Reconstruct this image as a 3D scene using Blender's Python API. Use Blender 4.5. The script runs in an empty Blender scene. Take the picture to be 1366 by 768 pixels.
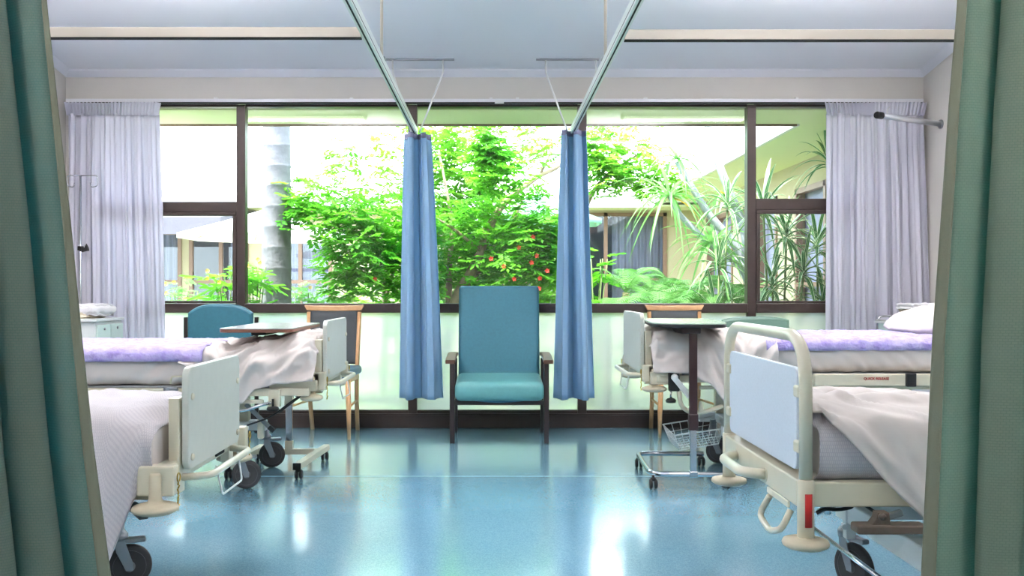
import bpy, bmesh, math, random
from mathutils import Vector, Matrix, noise
random.seed(7)
PI = math.pi
S = bpy.context.scene
COL = S.collection

# ---------------------------------------------------------------- camera, world, sun, exposure
F = 1250.0; VX, VY, H = 659.0, 386.0, 1.07
cam = bpy.data.cameras.new('camera'); camo = bpy.data.objects.new('camera', cam); COL.objects.link(camo)
camo.location = (0, 0, H); camo.rotation_euler = (PI/2, 0, 0)
cam.sensor_width = 36; cam.lens = 36*F/1366
cam.shift_x = (683-VX)/1366; cam.shift_y = -(384-VY)/1366
cam.clip_start = 0.05; cam.clip_end = 300
S.camera = camo
W = bpy.data.worlds.new('sky'); S.world = W; W.use_nodes = True
bg = W.node_tree.nodes['Background']; bg.inputs[0].default_value = (0.74, 0.87, 1.0, 1); bg.inputs[1].default_value = 5.6
sun = bpy.data.lights.new('sun', 'SUN'); suno = bpy.data.objects.new('sun', sun); COL.objects.link(suno)
sun.energy = 8; sun.angle = math.radians(0.6); sun.color = (1, 0.96, 0.88)
suno.rotation_euler = Vector((-0.40, -0.30, 1.0)).to_track_quat('Z', 'Y').to_euler(); suno.location = (-3, 12, 12)
FILL_DOWN_W = 9.0; FILL_UP_W = 58.0  # power of the added fill lights, downward and upward
FILL_SPOTS = [(-2.0, .9), (2.0, .9), (-1.9, 5.2), (1.9, 5.2)]
S.view_settings.view_transform = 'Standard'; S.view_settings.look = 'None'
S.view_settings.gamma = 1; S.view_settings.use_curve_mapping = False
S.view_settings.exposure = 1.15

def at(px, py, Y):
    return Vector(((px-VX)/F*Y, Y, H-(py-VY)/F*Y))

# ---------------------------------------------------------------- materials
def lin(c):
    return tuple((v/255/12.92 if v/255 <= .04045 else ((v/255+.055)/1.055)**2.4) for v in c)+(1,)
def mat(name, rgb, rough=.6, metal=0, bump=0, bscale=60, var=0, vscale=4, trans=0, coat=0, spec=None, sheen=0, rgb2=None, detail=4):
    m = bpy.data.materials.new(name); m.use_nodes = True; nt = m.node_tree; N = nt.nodes; L = nt.links
    p = N['Principled BSDF']; p.inputs['Base Color'].default_value = lin(rgb); p.inputs['Roughness'].default_value = rough
    p.inputs['Metallic'].default_value = metal
    if coat: p.inputs['Coat Weight'].default_value = coat; p.inputs['Coat Roughness'].default_value = .08
    if sheen: p.inputs['Sheen Weight'].default_value = sheen
    if spec is not None: p.inputs['Specular IOR Level'].default_value = spec
    tc = N.new('ShaderNodeTexCoord')
    if var:
        n = N.new('ShaderNodeTexNoise'); n.inputs['Scale'].default_value = vscale; n.inputs['Detail'].default_value = detail
        L.new(tc.outputs['Object'], n.inputs['Vector'])
        r = N.new('ShaderNodeValToRGB'); a = lin(rgb); b = lin(rgb2) if rgb2 else tuple(x*(1-var) for x in a[:3])+(1,)
        r.color_ramp.elements[0].color = b; r.color_ramp.elements[1].color = a
        r.color_ramp.elements[0].position = .35; r.color_ramp.elements[1].position = .62
        L.new(n.outputs['Fac'], r.inputs['Fac']); L.new(r.outputs['Color'], p.inputs['Base Color'])
    if bump:
        n = N.new('ShaderNodeTexNoise'); n.inputs['Scale'].default_value = bscale; n.inputs['Detail'].default_value = 3
        L.new(tc.outputs['Object'], n.inputs['Vector'])
        b = N.new('ShaderNodeBump'); b.inputs['Strength'].default_value = bump; b.inputs['Distance'].default_value = .01
        L.new(n.outputs['Fac'], b.inputs['Height']); L.new(b.outputs['Normal'], p.inputs['Normal'])
    if trans:
        out = N['Material Output']; t = N.new('ShaderNodeBsdfTranslucent')
        src = p.inputs['Base Color']
        if src.is_linked: L.new(src.links[0].from_socket, t.inputs['Color'])
        else: t.inputs['Color'].default_value = lin(rgb)
        mx = N.new('ShaderNodeMixShader'); mx.inputs[0].default_value = trans
        L.new(p.outputs[0], mx.inputs[1]); L.new(t.outputs[0], mx.inputs[2]); L.new(mx.outputs[0], out.inputs[0])
    return m

M = {}
M['wall'] = mat('painted_wall', (212, 207, 200), .8, bump=.04, bscale=120, var=.03, vscale=2)
M['ceil'] = mat('ceiling_paint', (238, 239, 244), .9, bump=.03, bscale=90)
M['cornice'] = mat('cornice_paint', (232, 232, 238), .6)
M['brown'] = mat('brown_aluminium', (62, 50, 46), .38, metal=.25, var=.15, vscale=8)
M['cream'] = mat('cream_enamel', (222, 214, 190), .32, coat=.35, var=.05, vscale=9)
M['creamd'] = mat('cream_bumper_plastic', (204, 192, 166), .5, var=.1, vscale=14)
M['greybrd'] = mat('pale_laminate_board', (206, 208, 198), .38, var=.03, vscale=30)
M['whitebrd'] = mat('white_speckled_board', (212, 220, 232), .45, var=.05, vscale=120)
M['whitemetal'] = mat('white_metal', (228, 228, 226), .35)
M['chrome'] = mat('chrome', (205, 208, 214), .14, metal=1)
M['steel'] = mat('dull_steel', (150, 154, 158), .35, metal=.85)
M['black'] = mat('black_plastic', (20, 20, 22), .45)
M['rubber'] = mat('grey_rubber_tyre', (58, 58, 60), .7)
M['hub'] = mat('grey_wheel_hub', (110, 112, 114), .5, var=.2, vscale=20)
M['brownpl'] = mat('brown_pedal_plastic', (104, 88, 76), .55, var=.15, vscale=30)
M['brass'] = mat('brass_pin', (170, 140, 60), .35, metal=.9)
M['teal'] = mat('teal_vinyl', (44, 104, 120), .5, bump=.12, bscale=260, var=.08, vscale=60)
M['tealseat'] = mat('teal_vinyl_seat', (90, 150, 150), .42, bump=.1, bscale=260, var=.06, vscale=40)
M['green'] = mat('green_vinyl', (104, 136, 122), .38, bump=.1, bscale=160)
M['darkwood'] = mat('dark_stained_wood', (40, 28, 28), .4, var=.2, vscale=12)
M['armwood'] = mat('brown_wood_arm', (92, 62, 50), .35, var=.25, vscale=14)
M['wood'] = mat('beech_wood', (214, 166, 116), .42, var=.16, vscale=16, coat=.2)
M['blueseat'] = mat('blue_seat_vinyl', (70, 108, 134), .4, bump=.05, bscale=200)
M['tabledark'] = mat('dark_brown_paint', (56, 34, 36), .35)
M['tabtop'] = mat('grey_laminate_top', (176, 178, 178), .22, coat=.3)
M['tabtopg'] = mat('pale_green_laminate_top', (196, 212, 190), .22, coat=.4)
M['woodedge'] = mat('brown_table_edge', (120, 74, 56), .4)
M['locker'] = mat('pale_locker_laminate', (232, 236, 236), .4)
M['lockerg'] = mat('mint_locker_door', (212, 232, 224), .4)
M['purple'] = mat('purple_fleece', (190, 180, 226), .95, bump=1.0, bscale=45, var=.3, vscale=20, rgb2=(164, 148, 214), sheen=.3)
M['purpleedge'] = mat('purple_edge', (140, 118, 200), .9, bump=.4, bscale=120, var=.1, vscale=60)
M['sheet'] = mat('white_sheet', (212, 203, 198), .85, bump=.4, bscale=9, sheen=.1)
M['towelw'] = mat('white_towel', (236, 234, 236), .95, bump=.5, bscale=180)
M['towelb'] = mat('beige_towel', (214, 202, 178), .95, bump=.5, bscale=180)
M['red'] = mat('red_sticker', (190, 36, 30), .4)
M['redtext'] = mat('red_lettering', (180, 40, 40), .5)
M['wintrack'] = mat('white_curtain_track', (228, 228, 232), .35)
M['track'] = mat('white_ceiling_track', (214, 222, 218), .3)
M['beam'] = mat('champagne_rail', (200, 190, 176), .4, metal=.2)
M['slot'] = mat('dark_slot', (26, 26, 26), .8)
M['bark'] = mat('grey_palm_bark', (116, 114, 120), .9, bump=.6, bscale=30, var=.25, vscale=12)
M['branch'] = mat('pale_branch', (176, 148, 128), .85, bump=.4, bscale=30, var=.3, vscale=10)
M['palebark'] = mat('silver_bark', (164, 166, 178), .85, bump=.3, bscale=30, var=.2, vscale=18)
M['leaf'] = mat('bright_leaf', (118, 190, 48), .5, trans=.6, var=.1, vscale=3, rgb2=(66, 152, 36))
M['leaf2'] = mat('yellow_green_leaf', (156, 210, 70), .5, trans=.5, var=.1, vscale=3, rgb2=(110, 184, 52))
M['leaf3'] = mat('soft_green_leaf', (120, 176, 96), .5, trans=.45)
M['fern'] = mat('fern_green', (112, 166, 88), .6, trans=.4, var=.1, vscale=4, rgb2=(88, 150, 70))
M['stem'] = mat('green_stem', (110, 130, 80), .7)
M['flower'] = mat('red_blossom', (226, 66, 50), .6)
M['yellow'] = mat('yellow_blossom', (250, 204, 60), .6)
M['orange'] = mat('orange_dying_leaf', (244, 180, 50), .6, trans=.3)
M['soil'] = mat('garden_soil', (120, 110, 84), .95, bump=.5, bscale=12, var=.4, vscale=2, rgb2=(96, 130, 70))
M['render'] = mat('cream_render', (186, 172, 144), .85, var=.05, vscale=2)
M['soffit'] = mat('painted_soffit', (226, 228, 190), .8)
M['fascia'] = mat('white_fascia', (226, 224, 232), .6)
M['roof'] = mat('pale_metal_roof', (244, 244, 244), .5)
M['shingle'] = mat('grey_shingle', (84, 80, 90), .8, bump=.4, bscale=20)
M['winframe'] = mat('brown_window_frame', (132, 100, 84), .5)
M['darkroom'] = mat('dim_interior', (40, 42, 60), .4, var=.3, vscale=2)
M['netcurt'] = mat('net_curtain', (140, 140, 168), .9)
M['canvasw'] = mat('white_canvas', (240, 240, 238), .9, trans=.4)
M['canvasg'] = mat('pale_green_canvas', (150, 200, 180), .9, trans=.3)
M['paleplastic'] = mat('fill_light_housing', (236, 236, 236), .5)
M['cable'] = mat('black_cable', (18, 18, 20), .5)

def uvmat(name, fn, rough=.9, trans=0, sheen=0, tcol=None):
    m = bpy.data.materials.new(name); m.use_nodes = True; nt = m.node_tree; N = nt.nodes; L = nt.links
    p = N['Principled BSDF']; p.inputs['Roughness'].default_value = rough
    if sheen: p.inputs['Sheen Weight'].default_value = sheen
    uv = N.new('ShaderNodeUVMap')
    fn(N, L, p, uv)
    if trans:
        t = N.new('ShaderNodeBsdfTranslucent'); src = p.inputs['Base Color']
        if tcol: t.inputs['Color'].default_value = lin(tcol)
        elif src.is_linked: L.new(src.links[0].from_socket, t.inputs['Color'])
        else: t.inputs['Color'].default_value = src.default_value
        mx = N.new('ShaderNodeMixShader'); mx.inputs[0].default_value = trans
        L.new(p.outputs[0], mx.inputs[1]); L.new(t.outputs[0], mx.inputs[2]); L.new(mx.outputs[0], N['Material Output'].inputs[0])
    return m
# big ward curtains: rows of short woven dashes (uv are metres)
def f_dash(c1, c2, c3):
    def f(N, L, p, uv):
        br = N.new('ShaderNodeTexBrick'); br.inputs['Scale'].default_value = 1
        br.inputs['Brick Width'].default_value = .010; br.inputs['Row Height'].default_value = .0058; br.inputs['Mortar Size'].default_value = .0008
        br.inputs['Mortar Smooth'].default_value = .6
        br.inputs['Color1'].default_value = lin(c1); br.inputs['Color2'].default_value = lin(c2); br.inputs['Mortar'].default_value = lin(c3)
        L.new(uv.outputs[0], br.inputs['Vector']); L.new(br.outputs['Color'], p.inputs['Base Color'])
        b = N.new('ShaderNodeBump'); b.inputs['Strength'].default_value = .35; b.inputs['Distance'].default_value = .002
        L.new(br.outputs['Fac'], b.inputs['Height']); b.invert = True; L.new(b.outputs[0], p.inputs['Normal'])
    return f
M['wardcurt'] = uvmat('green_woven_curtain', f_dash((120, 132, 116), (114, 126, 112), (96, 110, 98)), .85, trans=.45, tcol=(88, 160, 162))
M['wardcurt2'] = uvmat('green_woven_curtain_right', f_dash((134, 146, 126), (128, 140, 122), (110, 124, 106)), .85, trans=.42, tcol=(104, 168, 158))
M['hem'] = mat('olive_curtain_hem', (104, 106, 88), .9, bump=.1, bscale=300)
def f_blue(N, L, p, uv):
    p.inputs['Base Color'].default_value = lin((160, 196, 224))
    n = N.new('ShaderNodeTexWave'); n.inputs['Scale'].default_value = 120; n.bands_direction = 'Y'; n.inputs['Distortion'].default_value = 1
    L.new(uv.outputs[0], n.inputs['Vector']); b = N.new('ShaderNodeBump'); b.inputs['Strength'].default_value = .08; b.inputs['Distance'].default_value = .001
    L.new(n.outputs['Fac'], b.inputs['Height']); L.new(b.outputs[0], p.inputs['Normal'])
M['bluecurt'] = uvmat('blue_cubicle_curtain', f_blue, .8, trans=.38, sheen=.2)
def f_net(N, L, p, uv):
    p.inputs['Base Color'].default_value = lin((232, 231, 240))
M['wincurt'] = uvmat('white_window_curtain', f_net, .9, trans=.42)
# cellular blanket: ribs and small holes
def f_cell(N, L, p, uv):
    w = N.new('ShaderNodeTexBrick'); w.inputs['Scale'].default_value = 1; w.inputs['Brick Width'].default_value = .006; w.inputs['Row Height'].default_value = .011
    w.inputs['Mortar Size'].default_value = .0016; w.inputs['Mortar Smooth'].default_value = 1
    w.inputs['Color1'].default_value = lin((208, 201, 203)); w.inputs['Color2'].default_value = lin((203, 197, 200)); w.inputs['Mortar'].default_value = lin((186, 179, 186))
    L.new(uv.outputs[0], w.inputs['Vector']); L.new(w.outputs['Color'], p.inputs['Base Color'])
    b = N.new('ShaderNodeBump'); b.inputs['Strength'].default_value = .35; b.inputs['Distance'].default_value = .002; b.invert = True
    L.new(w.outputs['Fac'], b.inputs['Height']); L.new(b.outputs[0], p.inputs['Normal'])
M['cell'] = uvmat('white_cellular_blanket', f_cell, .95, sheen=.2)
def f_stripe(N, L, p, uv):
    sp = N.new('ShaderNodeSeparateXYZ'); L.new(uv.outputs[0], sp.inputs[0])
    r = N.new('ShaderNodeValToRGB'); e = r.color_ramp.elements; r.color_ramp.interpolation = 'CONSTANT'
    e[0].position = 0; e[0].color = lin((220, 228, 196)); e[1].position = .13; e[1].color = lin((52, 116, 60))
    for pos, c in ((.44, (206, 222, 180)), (.5, (52, 116, 60)), (.87, (220, 228, 196))):
        q = e.new(pos); q.color = lin(c)
    L.new(sp.outputs[0], r.inputs[0]); L.new(r.outputs[0], p.inputs['Base Color'])
M['strap'] = uvmat('striped_strap_leaf', f_stripe, .45, trans=.25)
def f_uph(N, L, p, uv):
    n = N.new('ShaderNodeTexWave'); n.inputs['Scale'].default_value = 9; n.bands_direction = 'X'; n.inputs['Distortion'].default_value = 0
    L.new(uv.outputs[0], n.inputs['Vector'])
    r = N.new('ShaderNodeValToRGB'); e = r.color_ramp.elements; e[0].color = lin((44, 62, 78)); e[1].color = lin((96, 92, 84)); e[0].position = .35; e[1].position = .6
    L.new(n.outputs['Fac'], r.inputs[0]); L.new(r.outputs[0], p.inputs['Base Color'])
M['striped'] = uvmat('blue_striped_upholstery', f_uph, .8)

def m_floor():
    m = bpy.data.materials.new('teal_vinyl_floor'); m.use_nodes = True; nt = m.node_tree; N = nt.nodes; L = nt.links
    p = N['Principled BSDF']; tc = N.new('ShaderNodeTexCoord')
    v = N.new('ShaderNodeTexVoronoi'); v.inputs['Scale'].default_value = 260; L.new(tc.outputs['Object'], v.inputs['Vector'])
    r = N.new('ShaderNodeValToRGB'); e = r.color_ramp.elements; e[0].position = .1; e[1].position = .9
    e[0].color = lin((102, 152, 176)); e[1].color = lin((124, 172, 192))
    sp = N.new('ShaderNodeSeparateColor'); L.new(v.outputs['Color'], sp.inputs[0]); L.new(sp.outputs[0], r.inputs[0])
    L.new(r.outputs[0], p.inputs['Base Color'])
    n = N.new('ShaderNodeTexNoise'); n.inputs['Scale'].default_value = 3; n.inputs['Detail'].default_value = 6; L.new(tc.outputs['Object'], n.inputs['Vector'])
    mr = N.new('ShaderNodeMapRange'); mr.inputs['To Min'].default_value = .16; mr.inputs['To Max'].default_value = .27
    L.new(n.outputs['Fac'], mr.inputs['Value']); L.new(mr.outputs[0], p.inputs['Roughness'])
    n2 = N.new('ShaderNodeTexNoise'); n2.inputs['Scale'].default_value = 5; n2.inputs['Detail'].default_value = 2; L.new(tc.outputs['Object'], n2.inputs['Vector'])
    b = N.new('ShaderNodeBump'); b.inputs['Strength'].default_value = .07; b.inputs['Distance'].default_value = .01
    L.new(n2.outputs['Fac'], b.inputs['Height']); L.new(b.outputs[0], p.inputs['Normal'])
    p.inputs['IOR'].default_value = 1.55; p.inputs['Coat Weight'].default_value = .9; p.inputs['Coat Roughness'].default_value = .12
    return m
M['floor'] = m_floor()
def m_glass(name, frosted):
    m = bpy.data.materials.new(name); m.use_nodes = True; nt = m.node_tree; N = nt.nodes; L = nt.links
    N.remove(N['Principled BSDF']); out = N['Material Output']
    g = N.new('ShaderNodeBsdfGlossy'); g.inputs['Roughness'].default_value = .02 if not frosted else .3
    lw = N.new('ShaderNodeFresnel'); lw.inputs['IOR'].default_value = 1.45
    if frosted:
        t = N.new('ShaderNodeBsdfRefraction'); t.inputs['Roughness'].default_value = .27; t.inputs['IOR'].default_value = 1.15
        t.inputs['Color'].default_value = (.95, .98, .97, 1)
        d = N.new('ShaderNodeBsdfTranslucent'); d.inputs['Color'].default_value = (.90, .92, .93, 1)
        mm = N.new('ShaderNodeMixShader'); mm.inputs[0].default_value = .35; L.new(t.outputs[0], mm.inputs[1]); L.new(d.outputs[0], mm.inputs[2]); src = mm.outputs[0]
    else:
        t = N.new('ShaderNodeBsdfTransparent'); t.inputs['Color'].default_value = (.97, .985, .97, 1); src = t.outputs[0]
    mx = N.new('ShaderNodeMixShader'); L.new(lw.outputs[0], mx.inputs[0]); L.new(src, mx.inputs[1]); L.new(g.outputs[0], mx.inputs[2]); L.new(mx.outputs[0], out.inputs[0])
    return m
M['glass'] = m_glass('clear_glass', False); M['frost'] = m_glass('frosted_glass', True)
def m_emit(name, c, s):
    m = bpy.data.materials.new(name); m.use_nodes = True; p = m.node_tree.nodes['Principled BSDF']
    p.inputs['Emission Color'].default_value = c; p.inputs['Emission Strength'].default_value = s; return m
M['diffuser'] = m_emit('fill_light_diffuser', (1, .96, .9, 1), 3.0)

# ---------------------------------------------------------------- mesh collector
def fillet(pts, r, n=5):
    P = [Vector(p) for p in pts]; out = [P[0]]
    for a, b, c in zip(P, P[1:], P[2:]):
        d1 = (a-b); d2 = (c-b); k = min(r, d1.length*.49, d2.length*.49)
        p0 = b+d1.normalized()*k; p1 = b+d2.normalized()*k
        for i in range(n+1):
            t = i/n; out.append(p0*(1-t)**2+b*2*t*(1-t)+p1*t*t)
    out.append(P[-1]); return out
class MB:
    def __init__(s): s.bm = bmesh.new(); s.uv = s.bm.loops.layers.uv.new('UVMap')
    def merge(s, b):
        me = bpy.data.meshes.new('t'); b.to_mesh(me); b.free(); s.bm.from_mesh(me); bpy.data.meshes.remove(me)
    def box(s, x0, x1, y0, y1, z0, z1, bev=0, seg=2, rot=None):
        b = bmesh.new(); bmesh.ops.create_cube(b, size=1)
        c = Vector(((x0+x1)/2, (y0+y1)/2, (z0+z1)/2)); d = (abs(x1-x0), abs(y1-y0), abs(z1-z0))
        for v in b.verts: v.co = Vector((v.co.x*d[0], v.co.y*d[1], v.co.z*d[2]))
        if bev: bmesh.ops.bevel(b, geom=b.edges[:], offset=min(bev, min(d)*.49), segments=seg, affect='EDGES', profile=.5)
        R = rot if rot else Matrix()
        for v in b.verts: v.co = (R @ v.co)+c
        s.merge(b); return s
    def tube(s, pts, r, n=10, closed=False, cap=True):
        P = [Vector(p) for p in pts]; m = len(P); rs = r if isinstance(r, (list, tuple)) else [r]*m
        rings = []; prev = None
        for i in range(m):
            if closed: t = P[(i+1) % m]-P[i-1]
            else: t = P[min(i+1, m-1)]-P[max(i-1, 0)]
            if t.length < 1e-9: t = Vector((0, 0, 1))
            t.normalize()
            if prev is None:
                a = Vector((0, 0, 1)) if abs(t.z) < .9 else Vector((1, 0, 0)); u = t.cross(a).normalized()
            else: u = (prev-t*prev.dot(t)); u = u.normalized() if u.length > 1e-6 else t.orthogonal().normalized()
            prev = u; w = t.cross(u)
            rings.append([s.bm.verts.new(P[i]+(u*math.cos(2*PI*k/n)+w*math.sin(2*PI*k/n))*rs[i]) for k in range(n)])
        for i in range(m if closed else m-1):
            A = rings[i]; B = rings[(i+1) % m]
            for k in range(n):
                f = s.bm.faces.new((A[k], A[(k+1) % n], B[(k+1) % n], B[k])); f.smooth = True
        if cap and not closed:
            s.bm.faces.new(rings[0]); s.bm.faces.new(rings[-1][::-1])
        return s
    def bar(s, a, b, w, h, bev=.003):   # rectangular bar between two points
        a = Vector(a); b = Vector(b); d = b-a; L_ = d.length
        q = d.to_track_quat('X', 'Z').to_matrix().to_4x4(); c = (a+b)/2
        return s.box(c.x-L_/2, c.x+L_/2, c.y-w/2, c.y+w/2, c.z-h/2, c.z+h/2, bev, rot=q)
    def lathe(s, prof, c, axis='Z', n=24):
        c = Vector(c); rings = []
        for r, h in prof:
            ring = []
            for k in range(n):
                a = 2*PI*k/n; x, y = r*math.cos(a), r*math.sin(a)
                v = {'Z': (x, y, h), 'Y': (x, h, y), 'X': (h, x, y)}[axis]
                ring.append(s.bm.verts.new(c+Vector(v)))
            rings.append(ring)
        for A, B in zip(rings, rings[1:]):
            for k in range(n):
                f = s.bm.faces.new((A[k], A[(k+1) % n], B[(k+1) % n], B[k])); f.smooth = True
        s.bm.faces.new(rings[0]); s.bm.faces.new(rings[-1][::-1]); return s
    def prism(s, outline, axis, t0, t1, bev=0):
        # outline in the plane normal to axis: X->(y,z) Y->(x,z) Z->(x,y)
        b = bmesh.new()
        def P(p, t): return {'X': (t, p[0], p[1]), 'Y': (p[0], t, p[1]), 'Z': (p[0], p[1], t)}[axis]
        A = [b.verts.new(P(p, t0)) for p in outline]; B = [b.verts.new(P(p, t1)) for p in outline]
        n = len(A); f0 = b.faces.new(A); f1 = b.faces.new(B[::-1])
        for k in range(n): b.faces.new((A[k], B[k], B[(k+1) % n], A[(k+1) % n]))
        bmesh.ops.recalc_face_normals(b, faces=b.faces)
        if bev:
            es = list(f0.edges)+list(f1.edges); bmesh.ops.bevel(b, geom=es, offset=bev, segments=2, affect='EDGES', profile=.5)
        s.merge(b); return s
    def grid(s, fn, nu, nv, uvf=None):
        V = [[s.bm.verts.new(fn(i/nu, j/nv)) for j in range(nv+1)] for i in range(nu+1)]
        U = uvf or (lambda u, v: (u, v))
        for i in range(nu):
            for j in range(nv):
                f = s.bm.faces.new((V[i][j], V[i+1][j], V[i+1][j+1], V[i][j+1])); f.smooth = True
                for l, (a, c) in zip(f.loops, ((i, j), (i+1, j), (i+1, j+1), (i, j+1))): l[s.uv].uv = U(a/nu, c/nv)
        return s
    def poly(s, V, Fc, uvs=None):
        vs = [s.bm.verts.new(v) for v in V]
        for k, f in enumerate(Fc):
            q = s.bm.faces.new([vs[i] for i in f]); q.smooth = True
            if uvs:
                for l, i in zip(q.loops, f): l[s.uv].uv = uvs[i]
        return s
    def build(s, name, m, parent=None, origin=None, smooth=False, recalc=True, solid=0):
        o = Vector(origin) if origin is not None else (PO.get(parent.name, Vector()) if parent else Vector())
        if recalc: bmesh.ops.recalc_face_normals(s.bm, faces=s.bm.faces)
        for v in s.bm.verts: v.co -= o
        me = bpy.data.meshes.new(name); s.bm.to_mesh(me); s.bm.free()
        if smooth:
            for p in me.polygons: p.use_smooth = True
        me.materials.append(m); ob = bpy.data.objects.new(name, me); COL.objects.link(ob)
        if parent: ob.parent = parent; PO[ob.name] = o
        else: ob.location = o
        if solid:
            md = ob.modifiers.new('thickness', 'SOLIDIFY'); md.thickness = solid; md.offset = 0
        return ob
PO = {}
def thing(name, label, cat, loc, group=None):
    o = bpy.data.objects.new(name, None); COL.objects.link(o); o.location = loc; o.empty_display_size = .1
    PO[o.name] = Vector(loc); o['label'] = label; o['category'] = cat
    if group: o['group'] = group
    return o
def tag(o, label, cat, group=None, kind=None):
    o['label'] = label; o['category'] = cat
    if group: o['group'] = group
    if kind: o['kind'] = kind
    return o
def struct(o): o['kind'] = 'structure'; return o
def copy_tree(o, parent=None):
    c = o.copy(); COL.objects.link(c)
    if parent: c.parent = parent
    for ch in list(o.children): copy_tree(ch, c)
    return c
def rrect(a0, a1, b0, b1, r, n=6):
    out = []
    for cx, cy, s0 in ((a1-r, b1-r, 0), (a0+r, b1-r, 90), (a0+r, b0+r, 180), (a1-r, b0+r, 270)):
        for k in range(n+1):
            t = math.radians(s0+90*k/n); out.append((cx+r*math.cos(t), cy+r*math.sin(t)))
    return out
def nz(x, y, z=0.): return noise.noise(Vector((x, y, z)))
# ---------------------------------------------------------------- room shell
YW = 7.27; XL, XR = -3.32, 3.33; ZC = 2.76; SL = .16; YF = 2.4
ZF = ZC+SL*(YW-YF)
struct(MB().box(XL-.3, XR+.3, -2.2, YW+.12, -.2, 0).build('floor', M['floor']))
b = MB(); b.box(XL, XR, 5.366, 5.372, 0, .0012); tag(b.build('trim_1', mat('floor_weld_seam', (170, 200, 206), .5)), 'pale weld seam across the vinyl floor', 'seam')['kind'] = 'structure'
def prismx(name, prof, m):   # profile in (y,z) swept over the room width
    b = MB(); b.prism(prof, 'X', XL-.2, XR+.2); return struct(b.build(name, m))
prismx('ceiling', [(YW+.1, ZC-SL*.1), (YF, ZF), (-2.2, ZF), (-2.2, ZF+.15), (YF, ZF+.15), (YW+.1, ZC+.15)], M['ceil'])
for nm, x0, x1 in (('wall_left', XL-.2, XL), ('wall_right', XR, XR+.2)):
    b = MB(); b.prism([(YW+.1, 0), (YW+.1, ZC+.0), (YF, ZF+.02), (-2.2, ZF+.02), (-2.2, 0)], 'X', x0, x1); struct(b.build(nm, M['wall']))
struct(MB().box(XL-.2, XR+.2, -2.4, -2.2, 0, ZF+.1).build('wall_back', M['wall']))
# wall with the windows: bulkhead above, piers at both ends
WL, WR, WZ0, WZ1 = -3.12, 3.12, 0.0, 2.515
b = MB(); b.box(XL-.1, XR+.1, YW, YW+.14, 2.52, ZC+.02); b.box(XL-.1, WL, YW, YW+.14, 0, 2.52); b.box(WR, XR+.1, YW, YW+.14, 0, 2.52)
struct(b.build('wall_front', M['wall']))
# cornice along the top of the window wall and the side walls
b = MB()
b.prism([(YW, ZC-.045), (YW, ZC+.01), (YW-.06, ZC+.02), (YW-.045, ZC-.005)], 'X', XL, XR)
for x, sx in ((XL, 1), (XR, -1)):
    b.poly([(x, YW, ZC-.045), (x+sx*.055, YW, ZC+.005), (x, YF, ZF-.045), (x+sx*.055, YF, ZF+.005)], [(0, 1, 3, 2)])
    b.poly([(x, YF, ZF-.045), (x+sx*.055, YF, ZF+.005), (x, -2.2, ZF-.045), (x+sx*.055, -2.2, ZF+.005)], [(0, 1, 3, 2)])
struct(b.build('trim_2', M['cornice']))
# dark skirting plinth under the windows
b = MB(); b.box(WL, WR, YW-.03, YW+.1, 0, .10, .004); b.box(WL, WR, YW-.035, YW-.02, .10, .112, .003)
struct(b.build('baseboard_front', M['brown']))
for nm, x0, x1 in (('baseboard_left', XL, XL+.015), ('baseboard_right', XR-.015, XR)):
    struct(MB().box(x0, x1, -2.2, YW-.01, 0, .1, .003).build(nm, M['brown']))

# windows: five bays of brown aluminium
def zy(py): return H-(py-VY)/F*YW
def xx(px): return (px-VX)/F*YW
mull = [WL, xx(322), xx(550.5), xx(776.5), xx(1002), WR]
ZS1, ZS0 = zy(404.5), zy(417)
for i in range(5):
    x0, x1 = mull[i], mull[i+1]; hw = .034
    a = x0+(hw if i else 0); c = x1-(hw if i < 4 else 0)
    b = MB()
    if i < 4: b.box(x1-hw, x1+hw, YW-.02, YW+.07, .11, 2.50, .004)
    if i == 0: b.box(x0, x0+.05, YW-.02, YW+.07, .11, 2.50, .004); a = x0+.05
    if i == 4: b.box(x1-.05, x1, YW-.02, YW+.07, .11, 2.50, .004); c = x1-.05
    b.box(a, c, YW-.01, YW+.06, 2.485, 2.515, .003)
    b.box(a, c, YW-.035, YW+.06, ZS0, ZS1, .006)
    b.box(a, c, YW-.01, YW+.06, .105, .135, .003)
    if i in (0, 4):
        t, u = (269, 283) if i == 0 else (265, 280)
        b.box(a, c, YW-.015, YW+.06, zy(u), zy(t), .004)
        # opening sash in the lower half
        z0, z1 = ZS1+.002, zy(u)-.002
        e = .028
        b.box(a, c, YW-.03, YW+.02, z1-e, z1, .004); b.box(a, c, YW-.03, YW+.02, z0, z0+.018, .004)
        b.box(a, a+e, YW-.03, YW+.02, z0+.018, z1-e, .004); b.box(c-e, c, YW-.03, YW+.02, z0+.018, z1-e, .004)
    wo = struct(b.build('window_%d' % (i+1), M['brown'])); PO[wo.name] = Vector()
    g = MB(); yg = YW+.025
    if i in (0, 4):
        g.box(a, c, yg, yg+.005, zy(t), 2.485); g.box(a, c, yg, yg+.005, ZS1, zy(u))
    else: g.box(a, c, yg, yg+.005, ZS1, 2.485)
    g.build('clear_pane', M['glass'], wo)
    MB().box(a, c, yg, yg+.006, .135, ZS0).build('frosted_pane', M['frost'], wo)

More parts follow.
